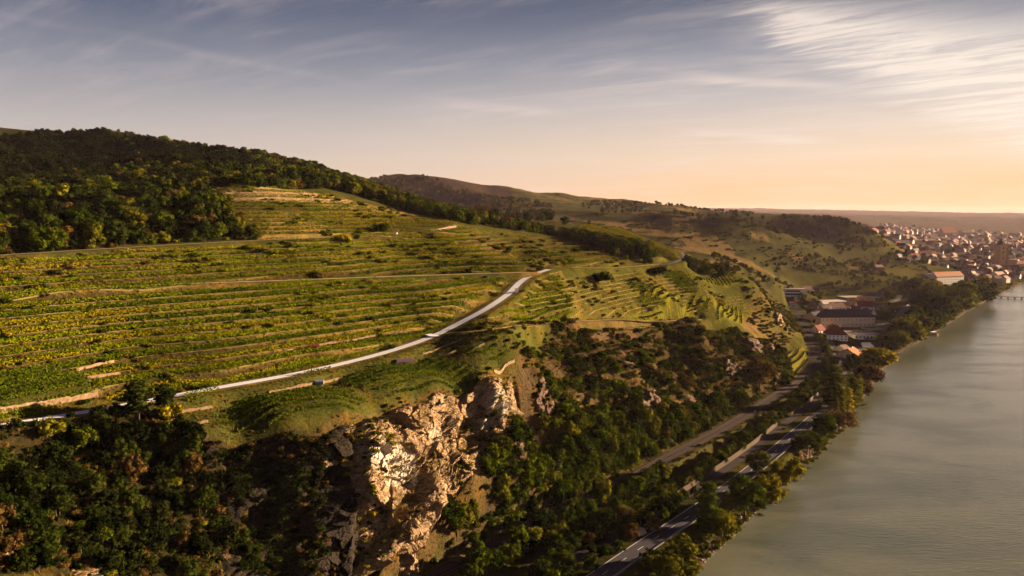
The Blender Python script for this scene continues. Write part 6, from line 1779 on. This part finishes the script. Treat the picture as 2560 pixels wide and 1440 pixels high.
for ti, (x, y, z, s, rz, k, where) in enumerate(TOWN[:270]):
    dd_ = np.hypot(_tx[:, 0] - x, _tx[:, 1] - y); dd_[ti] = 1e9; nb = TOWN[int(dd_.argmin())]
    hy_ = lambda t, n_: t.replace(' house with ', ' ').replace('dark slate roof', 'slate-roofed ' + n_).replace('pale pink roof', 'pink-roofed ' + n_).replace('red roof', 'red-roofed ' + n_).replace('brown roof', 'brown-roofed ' + n_)
    for q_ in np.argsort(dd_)[:7]:
        lab = '%s %s by a %s, %s' % ('small' if s < 1 else 'large', hy_(KN[k], 'house'), hy_(KN[TOWN[int(q_)][5]], 'one'), where)
        if lab not in USED: break
    USED.add(lab)
    r_ = empty('house', (x, y, z), rz); r_.scale = (s, s, s); tag(r_, lab, 'house', 'houses ' + where)
    for nm, me in (('wall', KH[k][0]), ('roof', KH[k][1])):
        o = bpy.data.objects.new(nm, me); COL.objects.link(o); o.parent = r_
V, Fw, Fr = [], [], []
acc = {}
for (x, y, z, s, rz, k, where) in TOWN[270:]:
    for me in KH[k]:
        m_ = me.materials[0].name; c_, s_ = math.cos(rz), math.sin(rz); o = acc.setdefault(m_, ([], [])); b = len(o[0])
        for q in me.vertices: vx, vy, vz = q.co * s; o[0].append((x + vx * c_ - vy * s_, y + vx * s_ + vy * c_, z + vz))
        for f in me.polygons: o[1].append(tuple(b + i for i in f.vertices))
if acc:
    V, Fc, mi, names = [], [], [], list(acc)
    for i, nme in enumerate(names):
        b = len(V); V += acc[nme][0]; Fc += [tuple(b + j for j in f) for f in acc[nme][1]]; mi += [i] * len(acc[nme][1])
    o = mesh('distant_town', V, Fc)
    for nme in names: o.data.materials.append(bpy.data.materials[nme])
    o.data.polygons.foreach_set('material_index', mi); tag(o, 'countless small houses of the far hazy town', None, None, 'stuff')
# ---- huts and small things in the vineyards
house(781,874,20,5,5,3.2,8,'wood','roof_red','little red roofed hut among the left terraces','gable','vineyard_hut','hut')
house(987,586,9,6,5,3.5,4,'wall_white','roof_pink','tiny pale stone hut above the upper lane','gable','vineyard_hut','hut')
house(1616,606,12,5,4,5,8,'wall_white','roof_slate','little white hut on the next spur','gable','vineyard_hut','hut')
house(1305,578,10,4,4,5,4,'wall_white','roof_orange','tiny hut on the crest behind the trees','gable','vineyard_hut','hut')
house(1430,556,12,5,5,8,6,'wall_pink','roof_brown','small farm building on the crest of the next spur','gable','vineyard_hut','hut')
house(1291,732,8,9,3,1.6,10,'wall_white','roof_grey','small white shrine block standing on the climbing track','pyramid','wayside_shrine','shrine')
def shelter():
    c = hit(1012,917); k = math.hypot(c[0], c[1]) / F_PX; root = empty('open_shelter', c, R(14)); tag(root, 'dark purple open sided shelter between vine plots', 'shelter')
    w, d, h = 36 * k, 5.0, 2.6
    part('roof', gable(w, d, h, .7, .4, .12), 'purple', root)
    for x in (-w/2 + .3, 0, w/2 - .3):
        for y in (-d/2 + .3, d/2 - .3): part('post', box(x-.09, x+.09, y-.09, y+.09, -.6, h), 'wood', root)
    part('back_board', box(-w/2 + .4, w * .1, d/2 - .2, d/2 - .1, -.5, h * .8), 'purple', root)
shelter()
def tank():
    c = hit(799,964); root = empty('water_tank', c, R(12)); tag(root, 'dark blue water tank by the wall between the cliff top plots', 'tank')
    V, Fc = [], []; n = 16
    for x, r_ in ((-1.6, .5), (-1.45, .95), (1.45, .95), (1.6, .5)):
        for i in range(n): a = 2 * math.pi * i / n; V.append((x, r_ * math.cos(a), 1.15 + r_ * math.sin(a)))
    for j in range(3):
        for i in range(n): Fc.append((j*n+i, j*n+(i+1) % n, (j+1)*n+(i+1) % n, (j+1)*n+i))
    Fc += [tuple(range(n)), tuple(3*n+i for i in range(n))]
    part('barrel', (V, Fc), 'tank', root)
    for x in (-.9, .9): part('cradle', box(x-.15, x+.15, -.8, .8, -.3, .45), 'wood', root)
tank()
# ---- vehicles
def car(u, v, yaw, paint, label, L=4.3, van=False, group='parked cars of the village', z=None, name='parked_car', cat='car'):
    c = flat(u, v, 7.15) if z is None else (flat(u, v, z)); root = empty(name, c, R(yaw)); tag(root, label, cat, group); W, Hh = 1.8 if not van else 2.1, 1.45 if not van else 2.6
    if van: prof = [(-L/2, .35), (-L/2, Hh * .95), (-L/2 + .1, Hh), (L/2 - 1.1, Hh), (L/2 - .45, Hh * .52), (L/2, Hh * .42), (L/2, .35)]
    else: prof = [(-L/2, .35), (-L/2, .85), (-L/2 + .25, .95), (L/2 - 1.0, .92), (L/2, .72), (L/2, .35)]
    n = len(prof); V = [(x, -W/2, z_) for x, z_ in prof] + [(x, W/2, z_) for x, z_ in prof]
    part('body', (V, [tuple(range(n))[::-1], tuple(n + i for i in range(n))] + [(i, (i + 1) % n, n + (i + 1) % n, n + i) for i in range(n)]), paint, root)
    if van: part('windscreen', ([(L/2 - 1.03, -W/2+.15, Hh*.97), (L/2 - .45, -W/2+.15, Hh*.56), (L/2 - .45, W/2-.15, Hh*.56), (L/2 - 1.03, W/2-.15, Hh*.97)], [(0,1,2,3)]), 'pane', root)
    else:
        cb = [(-L/2 + .35, .95), (-L/2 + .75, 1.40), (L/2 - 1.9, 1.42), (L/2 - 1.15, .93)]; m_ = 4; wi = W/2 - .12
        V = [(x, -wi - (.1 if z_ < 1 else 0), z_) for x, z_ in cb] + [(x, wi + (.1 if z_ < 1 else 0), z_) for x, z_ in cb]
        part('window_band', (V, [(3,2,1,0), (4,5,6,7), (0,1,5,4), (2,3,7,6)]), 'pane', root); part('roof', box(-L/2 + .75, L/2 - 1.9, -wi, wi, 1.41, 1.47), paint, root)
    for x in (-L/2 + .8, L/2 - .8):
        for y in (-W/2 + .05, W/2 - .05):
            V, Fc = [], []
            for yy in (y - .11, y + .11):
                for i in range(10): a = 2 * math.pi * i / 10; V.append((x + .33 * math.cos(a), yy, .33 + .33 * math.sin(a)))
            Fc = [tuple(range(10)), tuple(range(19, 9, -1))] + [(i, 10 + i, 10 + (i + 1) % 10, (i + 1) % 10) for i in range(10)]
            part('wheel', (V, Fc), 'tyre', root)
car(2108,914,6,'car_white','white car on the village street by the dark tree')
car(2121,905,110,'car_dark','dark car under the trees beside the orange roofed house')
car(2276,757,10,'car_white','white car farthest in the car park, left one', L=5)
car(2285,759,10,'car_white','white car farthest in the car park, right one', L=5)
car(2268,764,40,'car_dark','black car left of the two white cars in the car park')
car(2272,772,20,'car_grey','grey car in the middle of the car park')
car(2277,782,5,'car_dark','dark car at the near end of the car park')
car(2238,779,60,'car_white','white car at the hedge left of the car park')
car(2233,788,60,'car_grey','grey car just below the white one at the hedge')
car(2069,833,120,'car_dark','black car parked on the street by the large white house')
car(2072,838,120,'car_grey','grey car parked behind the black one on the street')
car(2166,863,4,'car_white','farther of two long white vans on the forecourt',9.5,True,'white vans on the forecourt',7.2,'delivery_van','van')
car(2170,869,4,'car_white','nearer of two long white vans on the forecourt',10.5,True,'white vans on the forecourt',7.2,'delivery_van','van')
car(1602,1338,36,'wall_pink','small dusty pink van at the end of the side road',4.6,True,None,5.2,'delivery_van','van')
def sign():
    c = flat(2219,817,7.1); root = empty('advertising_sign', c, R(4)); tag(root, 'bright yellow square sign on a post in the yard', 'sign')
    part('board', box(-1.1, 1.1, -.15, .15, 2.4, 4.6), 'yellow', root); part('post', box(-.12, .12, -.12, .12, -.5, 2.38), 'steel', root)
sign()
def gantry():
    i = int(np.argmin(np.hypot(W_RAIL.q[:, 0] - flat(2043,905,8)[0], W_RAIL.q[:, 1] - flat(2043,905,8)[1]))); q, nn = W_RAIL.q[i], W_RAIL.nrm[i]
    root = empty('signal_gantry', tuple(q), math.atan2(nn[1], nn[0])); tag(root, 'pale signal gantry across both tracks at the bend', 'gantry')
    part('mast', box(-5.4, -5.1, -.15, .15, -.5, 7.2), 'steel', root); part('mast', box(5.1, 5.4, -.15, .15, -.5, 7.2), 'steel', root); part('beam', box(-6.2, 6.2, -.2, .2, 7.22, 7.6), 'steel', root)
    part('signal', box(1.6, 2.3, -.35, -.22, 5.9, 7.2), 'tyre', root)
gantry()
for k, lab in ((90, 'trackside mast nearest the camera between rail and trees'), (135, 'second trackside mast along the straight'), (185, 'third trackside mast just before the bend')):
    if k < len(W_RAIL.q):
        q, nn = W_RAIL.q[k], W_RAIL.nrm[k]; root = empty('signal_post', (q[0] - nn[0] * 5.6, q[1] - nn[1] * 5.6, q[2])); tag(root, lab, 'signal post', 'signal posts by the railway')
        part('mast', box(-.1, .1, -.1, .1, -.5, 3.8), 'steel', root); part('signal_head', box(-.3, .3, -.25, -.12, 2.9, 4.0), 'paint', root)
# ---- boat, jetty
def boat():
    c = flat(2331,838,0); root = empty('moored_boat', (c[0], c[1], .15), R(8)); tag(root, 'moored house boat with white roof at the river bank', 'boat')
    L, W = 15.0, 5.0
    top = [(-L/2, -W/2), (L/2 - 3, -W/2), (L/2, 0), (L/2 - 3, W/2), (-L/2, W/2)]; n = 5
    V = [(x * .92, y * .8, -.7) for x, y in top] + [(x, y, 1.2) for x, y in top]
    part('hull', (V, [tuple(range(n))[::-1], tuple(n + i for i in range(n))] + [(i, (i + 1) % n, n + (i + 1) % n, n + i) for i in range(n)]), 'hull', root)
    cb = part('cabin', box(-5.2, 3.2, -1.9, 1.9, 1.22, 3.4), 'wall_pink', root); part('roof', box(-5.7, 3.7, -2.2, 2.2, 3.42, 3.75), 'wall_white', root)
    for x in (-4, -2, 0, 2): window(cb, x, -1.93, 2.4, 1.0, .9, 0)
    part('gangway', box(-9.5, -6.5, 1.0, 2.2, 1.25, 1.4), 'wood', root)
boat()
def jetty():
    a, b = np.array(flat(2478,742,1.5)), np.array(flat(2580,746,1.5)); d = b - a; L = np.hypot(d[0], d[1]); root = empty('jetty', tuple((a + b) / 2), math.atan2(d[1], d[0])); tag(root, 'dark flat landing stage across the far water', 'jetty')
    part('deck', box(-L/2, L/2, -2.5, 2.5, .8, 1.6), 'hull', root)
    for i in range(6):
        x = -L/2 + (i + .5) * L / 6; part('pile', box(x-.4, x+.4, -2.3, -1.6, -4, .78), 'hull', root); part('pile', box(x-.4, x+.4, 1.6, 2.3, -4, .78), 'hull', root)
jetty()
HAZE = 1.05e-5
# ------------------------------------------------------------------ air
hm = bpy.data.materials.new('haze_air'); hm.use_nodes = True
Th = NT(hm.node_tree)
pv = Th.n('ShaderNodeVolumePrincipled')
pv.inputs['Color'].default_value = (0.86, 0.70, 0.96, 1)
pv.inputs['Density'].default_value = HAZE
pv.inputs['Anisotropy'].default_value = 0.15
oh = Th.n('ShaderNodeOutputMaterial'); Th.l(pv.outputs[0], oh.inputs['Volume'])
x0, x1, y0, y1, z0, z1 = -17000, 17000, -3000, 17500, -8.0, 345.0
hz = mesh('haze', [(x0,y0,z0),(x1,y0,z0),(x1,y1,z0),(x0,y1,z0),(x0,y0,z1),(x1,y0,z1),(x1,y1,z1),(x0,y1,z1)],
          [(0,3,2,1),(4,5,6,7),(0,1,5,4),(1,2,6,5),(2,3,7,6),(3,0,4,7)], hm)
tag(hz, 'thin warm haze over the valley', None, None, 'stuff')
